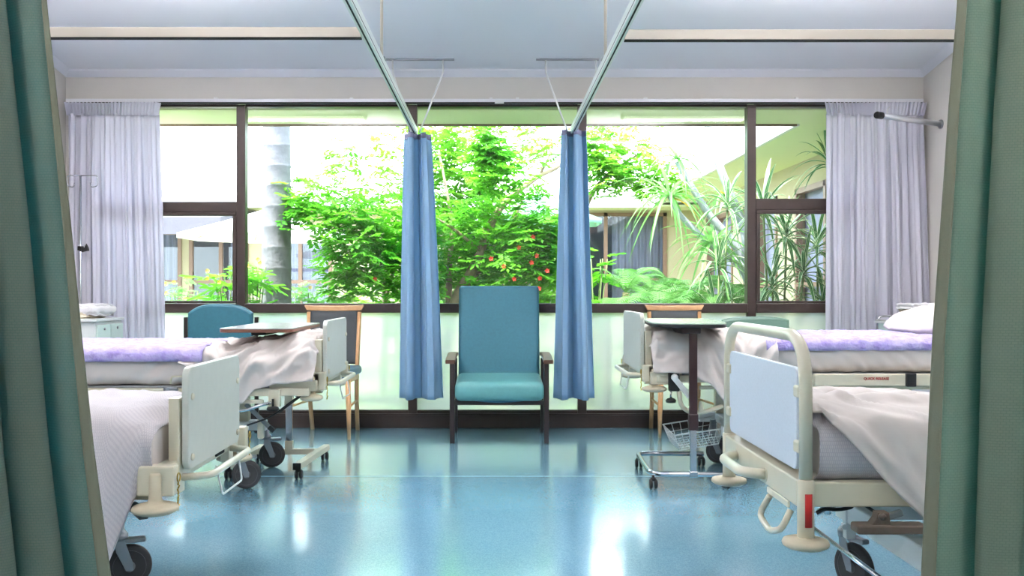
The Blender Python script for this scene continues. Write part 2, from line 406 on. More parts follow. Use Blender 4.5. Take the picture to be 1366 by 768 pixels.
# white curtain track along the window head
t = thing('curtain_track', 'white curtain track running along the head of the windows', 'curtain track', (0, YW-.06, 2.50))
MB().box(XL+.03, XR-.03, YW-.075, YW-.005, 2.505, 2.535, .004).build('rail', M['wintrack'], t)
MB().box(XL+.03, XR-.03, YW-.085, YW-.055, 2.498, 2.507, .002).build('slot_edge', M['slot'], t)
for px in (290, 470, 655, 690, 860, 1060): MB().box(xx(px)-.012, xx(px)+.012, YW-.06, YW-.0, 2.532, 2.548, .002).build('bracket', M['whitemetal'], t)
MB().box(xx(660), xx(672), YW-.1, YW-.075, 2.495, 2.52, .003).build('glider', M['whitemetal'], t)

# ---------------------------------------------------------------- unseen fill lights added above the frame to brighten the ward
for k, (x, y) in enumerate(FILL_SPOTS):
    zr = ZC+SL*(YW-max(y, YF)); zc = zr-.30
    l = thing('added_light', 'long white fill light added out of view over the ward', 'added fill light', (x, y, zc), 'unseen fill lights added over the ward')
    MB().box(x-.62, x+.62, y-.10, y+.10, zc, zc+.05, .01).build('housing', M['paleplastic'], l)
    MB().box(x-.6, x+.6, y-.08, y+.08, zc-.012, zc, .004).build('diffuser', M['diffuser'], l)
    for sx_ in (-.5, .5): MB().tube([(x+sx_, y, zc+.05), (x+sx_, y, zr+.01)], .004, 6).build('suspension_wire', M['steel'], l)
    for w_, dz, rx in ((FILL_DOWN_W, -.025, 0), (FILL_UP_W, .065, PI)):
        ld = bpy.data.lights.new('fill_light', 'AREA'); ld.shape = 'RECTANGLE'; ld.size = 1.2; ld.size_y = .16; ld.energy = w_; ld.color = (1, .95, .9) if rx == 0 else (1, .965, .98)
        lo = bpy.data.objects.new('fill_light', ld); COL.objects.link(lo); lo.parent = l; lo.location = (0, 0, dz); lo.rotation_euler.x = rx

# ---------------------------------------------------------------- suspended cubicle tracks
ZT = 2.215
def track(sx, lab):
    X = .585*sx if sx < 0 else .58
    t = thing('cubicle_track', lab, 'curtain track', (X, 4.5, ZT), None)
    b = MB(); b.box(X-.016, X+.016, 1.0, 6.98, ZT, ZT+.055, .003); b.build('rail', M['track'], t)
    b = MB(); b.box(X-.004, X+.004, 1.0, 6.975, ZT-.001, ZT+.002); b.box(X-.0165, X-.0158, 1.0, 6.97, ZT+.012, ZT+.016); b.box(X+.0158, X+.0165, 1.0, 6.97, ZT+.012, ZT+.016); b.build('slot', M['slot'], t)
    for yr in (4.88, 2.2):
        zc = ZC+SL*(YW-max(yr, YF))
        MB().tube([(X, yr, ZT+.05), (X, yr, zc)], .008).build('hanger_rod', M['beam'], t)
        MB().box(X-.02, X+.02, yr-.03, yr+.03, ZT+.05, ZT+.062, .002).build('joint_plate', M['steel'], t)
    # ceiling bar and the two struts at the window end
    c0 = at(514 if sx < 0 else 715, 79, 7.03); c1 = at(606 if sx < 0 else 799, 79, 7.03)
    MB().box(c0.x, c1.x, 7.015, 7.045, c0.z-.008, c0.z+.01, .002).build('ceiling_bar', M['steel'], t)
    for px in ((524, 591) if sx < 0 else (728, 795)):
        a = at(px, 80, 7.03); m_ = at(px, 97, 7.03); e = Vector((X, 6.97, ZT+.02))
        e.x += .03 if a.x > X else -.03
        MB().tube(fillet([a, m_, e], .03), .007).build('strut', M['whitemetal'], t)
    return t
track(-1, 'white suspended curtain track above the left blue curtain')
track(1, 'white suspended curtain track above the right blue curtain')
for sx, lab in ((-1, 'champagne cross rail spanning from left track to the left wall'), (1, 'champagne cross rail spanning from right track to the right wall')):
    x0, x1 = (XL, -.604) if sx < 0 else (.6, XR)
    y = 4.27 if sx < 0 else 4.31
    t = thing('cross_rail', lab, 'rail', ((x0+x1)/2, y, ZT))
    MB().box(x0, x1, y-.014, y+.014, ZT, ZT+.047, .002).build('rail', M['beam'], t)
    MB().box(x0, x1, y-.016, y+.016, ZT-.004, ZT+.001).build('lower_lip', M['slot'], t)

# ---------------------------------------------------------------- curtains
def curtain_grid(fx, fy, zt, zb, nu, nv, width):
    def fn(u, v):
        z = zt+(zb-zt)*v; return (fx(u, v), fy(u, v), z)
    b = MB(); b.grid(fn, nu, nv, lambda u, v: (u*width, (zt-zb)*v)); return b
def blue(cx_top, cx_bot, wt, wb, Yc, zt, zb, lab, ph):
    t = thing('cubicle_curtain', lab, 'curtain', (cx_bot, Yc, zb))
    def fx(u, v):
        w = wt+(wb-wt)*v**.8; c = cx_top+(cx_bot-cx_top)*v
        return c+(u-.5)*w+.010*math.sin(2*PI*u*3.1*2+ph+v)*(1-.3*v)
    def fy(u, v):
        # few broad folds: flat faces with sharp turns, plus finer gathers at the top
        a = .055+.015*v
        s1 = math.sin(2*PI*u*2.1+ph+.7*math.sin(1.6*v+ph)); s1 = math.copysign(abs(s1)**.7, s1)
        s2 = math.sin(2*PI*u*5.3+ph*2+1.2*v)
        return Yc+a*s1+.018*s2*(1-.35*v)+.03*nz(u*5, v*1.2, ph)*v
    b = curtain_grid(fx, fy, zt, zb, 120, 40, 1.6)
    c = b.build('cloth', M['bluecurt'], t, solid=.002)
    b = curtain_grid(lambda u, v: fx(u, 0), lambda u, v: fy(u, 0)-.0035, zt+.012, zt-.028, 120, 3, 1.6); b.build('header_tape', M['netcurt'], t, solid=.002)
    b = curtain_grid(fx, lambda u, v: fy(u, 1)-.003, zb+.022, zb, 120, 2, 1.6)
    return t
p = at(555, 180, 6.85); q = at(560, 532, 6.85)
blue(p.x, q.x, .19, .33, 6.85, p.z, q.z, 'blue pleated cubicle curtain hanging left of the high-backed armchair', .4)
p = at(765, 176, 6.85); q = at(767, 532, 6.85)
blue(p.x, q.x, .18, .31, 6.85, p.z, q.z, 'blue pleated cubicle curtain hanging right of the high-backed armchair', 2.1)

def window_curtain(px0, px1, pxb0, pxb1, lab, ph, zb):
    Yc = 7.155
    t = thing('window_curtain', lab, 'curtain', (at((px0+px1)/2, 0, Yc).x, Yc, zb))
    X0, X1 = at(px0, 0, Yc).x, at(px1, 0, Yc).x; Q0, Q1 = at(pxb0, 0, Yc).x, at(pxb1, 0, Yc).x
    zt = at(0, 137, Yc).z
    def fold(u, v):
        k = 9+2*nz(ph, 0)
        a = math.sin(2*PI*u*k+ph+2.2*nz(u*5, v*1.2, ph))+.5*math.sin(2*PI*u*k*2.3+ph*2+3*nz(u*4, v*2, ph+3))
        return a
    def fx(u, v):
        a = X0+(X1-X0)*u; c = Q0+(Q1-Q0)*u; w = min(1, v*1.3)
        return a+(c-a)*w+.008*math.sin(2*PI*u*26+ph)
    def fy(u, v):
        return Yc+.030*fold(u, v)*(.5+.5*min(1, v*4))+.012*nz(u*3, v*3, ph)
    curtain_grid(fx, fy, zt-.085, zb, 260, 60, 1.5).build('cloth', M['wincurt'], t, solid=.0015)
    # gathered pleat heading, slightly flared
    def hy(u, v): return Yc-.012+.020*math.sin(2*PI*u*27+ph+.4*math.sin(u*40))*(1-.25*v)
    def hx(u, v):
        c = (X0+X1)/2; return c+(fx(u, 0)-c)*(1+.05*(1-v))
    curtain_grid(hx, hy, zt, zt-.10, 260, 6, 1.5).build('heading', M['wincurt'], t, solid=.0015)
    return t
window_curtain(90, 210, 90, 218, 'white gathered window curtain drawn to the left end of the windows', 1.3, .06)
window_curtain(1103, 1232, 1101, 1241, 'white gathered window curtain drawn to the right end of the windows', 4.1, .06)

def ward_curtain(pts_edge, sx, Yc, lab, m, ph, out, folds, hem0, hem1):
    # pts_edge: (px, py) of the free edge from top to bottom; sx: direction in which the body lies
    zt, zb = ZT-.03, .16
    t = thing('ward_curtain', lab, 'curtain', (at(pts_edge[-1][0], 0, Yc).x+sx*.3, Yc, zb))
    E = [(at(a, c, Yc).z, at(a, c, Yc).x) for a, c in pts_edge]
    def edge(z):
        if z > E[0][0]: return E[0][1]+(E[0][1]-E[1][1])/(E[0][0]-E[1][0])*(z-E[0][0])*.6
        for (z0, x0), (z1, x1) in zip(E, E[1:]):
            if z1 <= z <= z0: return x0+(x1-x0)*(z0-z)/(z0-z1)
        return E[-1][1]+(E[-1][1]-E[-2][1])/(E[-2][0]-E[-1][0])*(E[-1][0]-z)
    zz = lambda v: zt+(zb-zt)*v
    # plan of the gathered cloth: single at the free edge, then doubled back in S-folds
    P = [(0, 0), (.045, -.012), (.09, .02), (.145, .035), (.152, .022), (.09, .0), (.080, -.012), (.09, -.030), (.15, -.035), (.21, .0), (.216, -.015),
         (.16, -.03), (.15, -.048), (.17, -.065), (.24, -.04), (.30, -.02), (.34, -.05), (.42, -.05), (.55, 0)]
    for _ in range(2):
        Q = [P[0]]
        for p, q in zip(P, P[1:]): Q += [(p[0]*.75+q[0]*.25, p[1]*.75+q[1]*.25), (p[0]*.25+q[0]*.75, p[1]*.25+q[1]*.75)]
        P = Q+[P[-1]]
    def plan(u):
        t_ = u*(len(P)-1); i = min(int(t_), len(P)-2); k = t_-i
        return P[i][0]+(P[i+1][0]-P[i][0])*k, P[i][1]+(P[i+1][1]-P[i][1])*k
    def fx(u, v): return edge(zz(v))+sx*plan(u)[0]*folds*(.9+.25*v)
    def fy(u, v): return Yc+plan(u)[1]*(1+.25*v)+.014*nz(u*4, v*2, ph)
    curtain_grid(fx, fy, zt, zb, 190, 50, 1.1).build('cloth', m, t, solid=.002)
    def hx(u, v):
        w = hem0+(hem1-hem0)*v; return edge(zz(v))+sx*(w*u)-sx*.002
    curtain_grid(hx, lambda u, v: fy(.03*u, v)-.005, zt, zb, 4, 50, .02).build('hem', M['hem'], t, solid=.003)
    for k in range(8): x = fx(k/7, 0); y = fy(k/7, 0); MB().tube([(x, y, zt-.01), (x, (y+Yc)/2, zt+.015), (x, Yc, ZT+.005)], .003, 6).build('hook', M['whitemetal'], t)
YC1 = 2.0
t = thing('cross_rail', 'champagne rail carrying the green woven ward curtains', 'rail', (0, YC1, ZT))
MB().box(XL, XR, YC1-.014, YC1+.014, ZT, ZT+.047, .002).build('rail', M['beam'], t)
ward_curtain([(62, 0), (78, 150), (94, 300), (108, 450), (124, 600), (147, 768)], -1, YC1, 'green woven ward curtain hanging at the left edge of the view', M['wardcurt'], .5, -190, 1.0, .004, .030)
ward_curtain([(1275, 0), (1262, 150), (1252, 300), (1242, 450), (1236, 600), (1228, 768)], 1, YC1, 'green woven ward curtain hanging at the right edge of the view', M['wardcurt2'], 1.5, 1560, 1.2, .015, .032)
# ---------------------------------------------------------------- beds
def caster(parent, x, y, yaw, ztop, r=.077):
    # swivelling caster: fork > tyre, hub
    c, s_ = math.cos(yaw), math.sin(yaw); off = .035
    R = Matrix.Rotation(yaw, 4, 'Z'); wx, wy = x+off*c, y+off*s_
    T = Matrix.Translation((wx, wy, r)) @ R
    b = MB(); b.lathe([(.012, 0), (.03, .0), (.032, .02), (.026, .03), (.02, .035), (.018, ztop-2*r-.02)], (x, y, 2*r+.018), n=16)
    f = MB()
    for sd in (-1, 1):
        f.prism([(-.05, r+.02), (-.02, r+.03), (.012, .012), (.012, -.012), (-.012, -.012), (-.045, r-.02)], 'Y', sd*.024-.002, sd*.024+.002, .001)
    f.box(-.055, .0, -.026, .026, r+.012, r+.026, .006)
    f.box(-.02, .055, -.018, .018, r+.006, r+.024, .006)
    for v in f.bm.verts: v.co = T @ v.co
    b.merge(f.bm); fk = b.build('caster', M['steel'], parent)
    def wheel(prof, nm, m):
        w = MB(); w.lathe(prof, (0, 0, 0), 'Y', 28)
        for v in w.bm.verts: v.co = T @ v.co
        return w.build(nm, m, fk)
    wheel([(r*.72, -.016), (r*.93, -.016), (r, -.008), (r, .008), (r*.93, .016), (r*.72, .016)], 'tyre', M['rubber'])
    wheel([(.008, -.019), (.018, -.019), (.022, -.013), (r*.6, -.011), (r*.74, -.0165), (r*.74, .0165), (r*.6, .011), (.022, .013), (.018, .019), (.008, .019)], 'hub', M['hub'])
def small_caster(parent, x, y, z, r=.026, twin=True):
    b = MB(); b.tube([(x, y, z), (x, y, 2*r-.004)], .007, 8); b.lathe([(.006, 0), (.016, .003), (.016, .014), (.006, .02)], (x, y, 2*r-.01), n=12)
    for s_ in ((-1, 1) if twin else (0,)):
        b.lathe([(.006, -.008), (r*.85, -.008), (r, -.004), (r, .004), (r*.85, .008), (.006, .008)], (x+s_*.013, y, r), 'X', 18)
    return b.build('caster', M['black'], parent, smooth=False)

def mattress(t, X0, s, y0, y1, z0, z1, L=2.0, ph=0., amp=.008):
    # crumpled fitted-sheet mattress, side wrinkles run diagonally
    b = MB(); r = .05
    prof = rrect(y0, y1, z0, z1, r, 5)
    # resample profile
    P = []
    for i in range(len(prof)):
        a = prof[i]; c = prof[(i+1) % len(prof)]; d = math.hypot(c[0]-a[0], c[1]-a[1]); n = max(1, int(d/.025))
        for k in range(n): P.append((a[0]+(c[0]-a[0])*k/n, a[1]+(c[1]-a[1])*k/n))
    nP = len(P); nu = 150; rows = []
    for i in range(nu+1):
        u = i/nu; lx = L*u; e = min(lx, L-lx); k = 1-.03*math.exp(-e/.02)
        sh = 1 if e > .03 else .93+.07*e/.03
        ring = []
        for (y, z) in P:
            cy, cz = (y0+y1)/2, (z0+z1)/2; ny, nz_ = (y-cy), (z-cz)
            ll = math.hypot(ny, nz_)+1e-6
            w = amp*(1.3*(.5-abs(nz(lx*7+z*9, z*3, ph))*2)+.9*(.5-abs(nz(lx*17+z*14, z*5, ph+4))*2))
            side = 1 if abs(y-y0) < .06 or abs(y-y1) < .06 else .5
            w *= side
            ring.append(b.bm.verts.new((X0+s*lx, cy+ny*sh+ny/ll*w, cz+nz_*sh+nz_/ll*w)))
        rows.append(ring)
    for A, B in zip(rows, rows[1:]):
        for k in range(nP):
            f = b.bm.faces.new((A[k], A[(k+1) % nP], B[(k+1) % nP], B[k])); f.smooth = True
    b.bm.faces.new(rows[0]); b.bm.faces.new(rows[-1])
    return b.build('mattress', M['sheet'], t)

def resample(P, n):
    # chaikin twice then even spacing
    for _ in range(2):
        Q = [P[0]]
        for a, c in zip(P, P[1:]):
            Q.append((a[0]*.75+c[0]*.25, a[1]*.75+c[1]*.25)); Q.append((a[0]*.25+c[0]*.75, a[1]*.25+c[1]*.75))
        Q.append(P[-1]); P = Q
    D = [0]
    for a, c in zip(P, P[1:]): D.append(D[-1]+math.hypot(c[0]-a[0], c[1]-a[1]))
    out = []; j = 0
    for i in range(n+1):
        d = D[-1]*i/n
        while j < len(D)-2 and D[j+1] < d: j += 1
        k = (d-D[j])/max(1e-9, D[j+1]-D[j]); out.append((P[j][0]+(P[j+1][0]-P[j][0])*k, P[j][1]+(P[j+1][1]-P[j][1])*k))
    return out, D[-1]
def drape(name, m, X0, X1, section, nu, nv, amp, lab, cat, ph=0., scale=(5, 5), solid=.006, diag=0., parent=None, fine=.3, side_only=False, xoff=None):
    """cloth over a bed: section(u)->polyline (y,z) from near hem over the top to the far hem"""
    b = MB(); rows = []; lens = []
    for i in range(nu+1):
        u = i/nu; P, Ln = resample(section(u), nv); lens.append(Ln); row = []
        for j in range(nv+1):
            y, z = P[j]; a = P[max(j-1, 0)]; c = P[min(j+1, nv)]
            ty, tz = c[0]-a[0], c[1]-a[1]; l = math.hypot(ty, tz)+1e-9
            s_ = j/nv*Ln; X = X0+(X1-X0)*u
            w = nz((X*scale[0]+s_*diag), s_*scale[1], ph)+fine*nz(X*scale[0]*3+s_*diag*2, s_*scale[1]*2.2, ph+9)
            # ridge style folds: keep creases sharp
            w2 = nz(X*scale[0]*2.1+s_*diag*1.7+3, s_*scale[1]*1.3+w*.6, ph+20)
            w = (.35-abs(w)*1.6)+.55*(.3-abs(w2)*1.8)
            w = max(w, -.6)
            if xoff: X += xoff(u, j/nv)
            row.append((X, y-tz/l*w*amp, z+ty/l*w*amp, s_))
        rows.append(row)
    V = [[b.bm.verts.new(p[:3]) for p in r] for r in rows]
    Lx = abs(X1-X0)
    for i in range(nu):
        for j in range(nv):
            f = b.bm.faces.new((V[i][j], V[i+1][j], V[i+1][j+1], V[i][j+1])); f.smooth = True
            for l, (a, c) in zip(f.loops, ((i, j), (i+1, j), (i+1, j+1), (i, j+1))): l[b.uv].uv = (a/nu*Lx, rows[a][c][3])
    o = b.build(name, m, parent, origin=None if parent else ((X0+X1)/2, rows[nu//2][nv//2][1], rows[nu//2][nv//2][2]), solid=solid)
    if lab: tag(o, lab, cat)
    return o

def panel_bed(label, s, XP, py0, py1, pz0, pz1, BX, by0, by1, bz, mat_, rd, head=3.12, base_z=.2, casters=(), group=None):
    """bed whose foot end is a flat laminate board; s = -1 head to the left, +1 head to the right"""
    ym = (by0+by1)/2
    t = thing('hospital_bed', label, 'bed', (BX+s*1.0, ym, 0))
    X = lambda lx: XP+s*lx
    def bx(b, l0, l1, *a, **k): return b.box(min(X(l0), X(l1)), max(X(l0), X(l1)), *a, **k)
    # foot board, slightly tapering outline with rounded corners
    fb = MB(); fb.prism(rrect(py0, py1, pz0, pz1, .035), 'X', XP-.012, XP+.012, .004); fbo = fb.build('footboard', M['greybrd'], t)
    for yy in (py0+.035, py1-.035):
        for zz_ in (pz0+.04, pz1-.1):
            MB().lathe([(.001, 0), (.009, .001), (.012, .004), (.012, .008)] if False else [(.012, 0), (.012, .004), (.009, .007), (.002, .008)], (XP-s*.012, yy, zz_), 'X', 14).build('screw_cap', M['cream'], fbo)
    # posts holding the board
    for y0_ in (py0-.012, py1-.05):
        b = MB(); bx(b, .016, .052, y0_, y0_+.06, bz+.02, pz1-.10, .004); b.build('post', M['cream'], t)
    # end beam with corner blocks
    b = MB(); bx(b, .02, .07, by0, by1, bz+.06, bz+.13, .005)
    for yy in (by0+.0, by1-.05): bx(b, -.01, .11, yy, yy+.05, bz+.04, bz+.135, .006)
    eb = b.build('end_beam', M['cream'], t)
    # corner bumpers
    for yy in (by0, by1):
        b = MB(); b.lathe([(rd*.2, .0), (rd*.75, .0), (rd*.97, .008), (rd, .016), (rd*.93, .024), (rd*.6, .031), (.026, .034), (.02, .045), (.019, .12), (.015, .125)], (BX, yy, bz-.012), n=28)
        b.build('corner_bumper', M['creamd'], t)
    # tubular bumper handle + wire rest
    hz = bz+.07
    h = fillet([(X(.02), py0+.02, hz), (X(-.07), py0+.05, hz), (X(-.07), py1-.06, hz), (X(.02), py1-.03, hz)], .05)
    MB().tube(h, .0125, 12).build('bumper_tube', M['cream'], t)
    ml = py0+(py1-py0)*.62
    h = fillet([(X(-.03), ml-.14, hz-.005), (X(-.05), ml-.13, hz-.11), (X(-.05), ml+.13, hz-.11), (X(-.03), ml+.14, hz-.005)], .02)
    MB().tube(h, .004, 8).build('wire_rest', M['whitemetal'], t)
    # pin on a chain at each corner
    for yy in (by0+.01, by1-.02):
        xo = XP-s*.012
        b = MB(); ring = [(xo-s*.004, yy+.02+.014*math.cos(a), bz+.095+.014*math.sin(a)) for a in [2*PI*k/16 for k in range(16)]]
        b.tube(ring, .0022, 6, closed=True)
        for k in range(9):
            z = bz+.08-k*.010
            b.tube([(xo-s*(.004+.003*math.sin(k*2)), yy+.016+.004*(k % 2), z), (xo-s*.004, yy+.014, z-.009)], .0026, 6)
        c = b.build('pin_chain', M['brass'], t)
    # long side rails and platform
    m0, m1, mb, mt = mat_
    for yy in (m0-.01, m1-.03):
        b = MB(); bx(b, .06, 2.10, yy, yy+.04, mb-.055, mb-.015, .004)
        bx(b, .3, 1.9, yy+.008, yy+.032, mb-.095, mb-.075, .004)
        for l in (.4, 1.1, 1.8): bx(b, l, l+.04, yy+.01, yy+.03, mb-.078, mb-.05, .002)
        b.build('side_rail', M['cream'], t)
    b = MB(); bx(b, .07, 2.08, m0+.03, m1-.03, mb-.03, mb-.004, .004); b.build('platform', M['steel'], t)
    mattress(t, X(.075), s, m0, m1, mb, mt, 1.98, ph=by0, amp=.013)
    # head board
    b = MB(); x = X(2.13); b.prism(rrect(py0, py1, pz0, pz1+.12, .05), 'X', x-.012, x+.012, .004); b.build('headboard', M['greybrd'], t)
    b = MB(); bx(b, 2.07, 2.12, by0, by1, bz+.06, bz+.13, .005)
    for yy in (py0, py1-.06): bx(b, 2.085, 2.118, yy, yy+.06, bz+.02, pz1-.06, .003)
    b.build('head_beam', M['cream'], t)
    # legs, lifting arms and wheeled base
    for l in (.58, 1.75):
        b = MB()
        for yy in (m0+.10, m1-.15):
            bx(b, l-.03, l+.03, yy, yy+.05, base_z+.05, mb-.03, .004)
        bx(b, l-.02, l+.02, m0+.1, m1-.1, mb-.10, mb-.05, .003)
        b.build('lift_column', M['cream'], t)
    b = MB()
    c0, c1 = m0+.12, m1-.12
    for yy in (c0, c1): bx(b, .45, 1.95, yy-.025, yy+.025, base_z-.0, base_z+.06, .005)
    for l in (.58, 1.2, 1.8): bx(b, l-.03, l+.03, c0, c1, base_z+.005, base_z+.055, .004)
    b.build('base_frame', M['whitemetal'], t)
    for (cx, cy, yaw) in casters: caster(t, cx, cy, yaw, base_z+.03)
    return t

# near left bed
BL = panel_bed('cream hospital bed at front left with woven blanket and plain foot panel', -1, -1.022, 3.10, 3.72, .47, .812, -1.07, 2.96, 3.86, .376, (2.99, 3.83, .455, .625), .073, base_z=.215,
               casters=[(-1.345, 3.36, .4), (-1.35, 3.12+.0, 2.6)][:1]+[(-2.8, 3.12, .4), (-2.8, 3.7, 2.6)])
for_near = BL
# far left bed
FL = panel_bed('raised cream hospital bed by the window on the left under crumpled white sheets', -1, -.893, 4.95, 5.60, .595, .905, -.955, 4.90, 5.68, .502, (4.84, 5.66, .575, .752), .06, base_z=.24,
               casters=[(-1.365, 5.03, .3), (-1.37, 5.63, .3), (-2.75, 5.05, 2.), (-2.75, 5.5, 2.2)])
FR = panel_bed('raised cream hospital bed by the window on the right with purple fleece', 1, .838, 5.30, 5.98, .605, .937, .892, 5.21, 6.03, .515, (5.18, 6.02, .612, .788), .068, base_z=.24,
               casters=[(1.33, 5.25, .2), (1.35, 5.78, -.3), (2.7, 5.4, 2.), (2.7, 5.9, 2.2)])
# small fittings on the far beds
b = MB(); b.tube(fillet([at(300, 549, 4.82), at(330, 547, 4.8), at(345, 541, 4.8), at(362, 537, 4.82)], .03), .0085); b.build('crank_tube', M['chrome'], FL)
b = MB(); p = at(364, 545, 4.8); b.lathe([(.008, -.012), (.03, -.01), (.034, 0), (.028, .008), (.008, .012)], p, n=10); b.tube([p, p+Vector((0, 0, .05))], .006); b.build('clamp_knob', M['black'], FL)
p = at(366, 537, 4.83); b = MB(); b.box(p.x-.03, p.x+.03, 4.82, 4.86, p.z-.02, p.z+.07, .004); b.build('socket_bracket', M['cream'], FL)
p = at(382, 512, 4.83); b = MB(); b.box(at(358, 0, 4.83).x, at(421, 0, 4.83).x, 4.845, 4.89, at(0, 522, 4.83).z, at(0, 508, 4.83).z, .004); b.build('frame_box', M['cream'], FL)
b = MB(); b.tube(fillet([at(406, 524, 4.9), at(385, 538, 4.87), at(362, 556, 4.9), at(330, 567, 5.0)], .1, 8), .005, 8); b.tube(fillet([at(404, 526, 4.95), at(390, 536, 4.9), at(372, 550, 4.9)], .1, 8), .006, 8); b.build('cable', M['cable'], FL)
b = MB(); b.bar(at(328, 539, 5.0), at(364, 574, 5.0), .03, .018); b.build('steering_pedal', M['steel'], FL)
b = MB(); b.bar(at(359, 569, 4.99), at(366, 575, 4.99), .034, .022); b.build('pedal_tip', M['black'], FL)
b = MB(); p = at(407, 526, 4.9); b.box(p.x-.05, p.x+.03, 4.88, 4.94, p.z-.012, p.z+.012, .005); b.build('lever_bracket', M['black'], FL)
b = MB(); b.box(*(lambda a, c: (a.x, c.x))(at(344, 0, 5.03), at(352, 0, 5.03)), 5.01, 5.05, .27, .38, .008); b.build('base_sleeve', M['cream'], FL)
# wire handle loop on the side rail of far left bed
b = MB(); b.tube(fillet([at(227, 512, 4.80), at(229, 502, 4.80), at(252, 502, 4.80), at(252, 514, 4.80)], .01), .005, 8); b.build('rail_hook', M['cream'], FL)
b = MB(); p = at(228, 519, 4.8); b.tube([p+Vector((-.035, 0, 0)), p+Vector((.035, 0, 0))], .012); b.tube([p+Vector((-.02, -.006, 0)), p+Vector((-.01, -.02, 0))], .01); b.build('catch', M['steel'], FL)
# far right bed fittings
def py(z): return z
b = MB(); a = at(891, 495, 5.17); c = at(905, 521, 5.17); b.box(a.x, c.x, 5.13, 5.17, c.z, a.z, .006); b.build('accessory_clamp', M['black'], FR)
b = MB(); p = at(895, 534, 5.15); b.tube([p, p+Vector((0, 0, .06))], .006); b.build('clamp_screw', M['chrome'], FR)
b = MB(); b.lathe([(.01, -.014), (.026, -.012), (.030, 0), (.022, .01), (.01, .014)], p, n=8); b.build('clamp_knob', M['black'], FR)
b = MB(); b.bar(at(898, 502, 5.12), at(921, 530, 5.12), .018, .03); b.lathe([(.002, -.012), (.018, -.01), (.018, .01), (.002, .012)], at(900, 503, 5.12), 'Y', 14); b.build('rail_lever', M['whitemetal'], FR)
b = MB(); b.tube(fillet([at(906, 522, 5.14), at(908, 541, 5.14), at(921, 551, 5.14), at(938, 550, 5.14), at(964, 541, 5.14)], .06, 6), .0125); b.build('side_guard_tube', M['cream'], FR)
b = MB(); b.prism([(at(932, 0, 5.14).x, at(0, 549, 5.14).z), (at(933, 0, 5.14).x, at(0, 536, 5.14).z), (at(936, 0, 5.14).x, at(0, 535, 5.14).z), (at(938, 0, 5.14).x, at(0, 547, 5.14).z)], 'Y', 5.12, 5.15); b.build('guard_bracket', M['cream'], FR)
a = at(868, 496, 5.17); c = at(910, 513, 5.17); MB().box(a.x, c.x, 5.175, 5.20, c.z, a.z, .004).build('frame_box', M['cream'], FR)
# lettered side rail
a = at(1088, 499, 5.12); c = at(1226, 515, 5.12); MB().box(a.x, at(1260, 0, 5.12).x, 5.13, 5.165, c.z, a.z, .004).build('quick_release_rail', M['cream'], FR)
cu = bpy.data.curves.new('t', 'FONT'); cu.body = 'QUICK RELEASE'; cu.size = .034; cu.extrude = .0006; cu.offset = .0009; cu.align_x = 'CENTER'; cu.align_y = 'CENTER'
o = bpy.data.objects.new('t', cu); COL.objects.link(o); bpy.context.view_layer.update()
me = bpy.data.meshes.new_from_object(o.evaluated_get(bpy.context.evaluated_depsgraph_get())); bpy.data.objects.remove(o)
xs = [v.co.x for v in me.vertices]; k = (1187-1153)/F*5.12/(max(xs)-min(xs))
pt = at(1170, 505.3, 5.12)
for v in me.vertices: v.co = Vector((pt.x+v.co.x*k, 5.1285-v.co.z, pt.z+v.co.y*k))-PO[FR.name]
me.materials.clear(); me.materials.append(M['redtext']); o = bpy.data.objects.new('lettering', me); COL.objects.link(o); o.parent = FR; o['label'] = 'red QUICK RELEASE lettering'
a = at(1211, 498, 5.1); c = at(1224, 516, 5.1); MB().box(a.x, c.x, 5.11, 5.135, c.z, a.z, .004).build('rail_clamp', M['black'], FR)
# dark maker's plate on near left frame
b = MB(); b.box(-1.045, -1.035, 3.50, 3.60, .445, .475, .002); b.build('data_plate', M['slot'], BL)
b = MB(); p = at(190, 683, 3.1); b.bar(at(176, 674, 3.15), at(192, 688, 3.05), .03, .025); b.build('pedal', M['black'], BL)

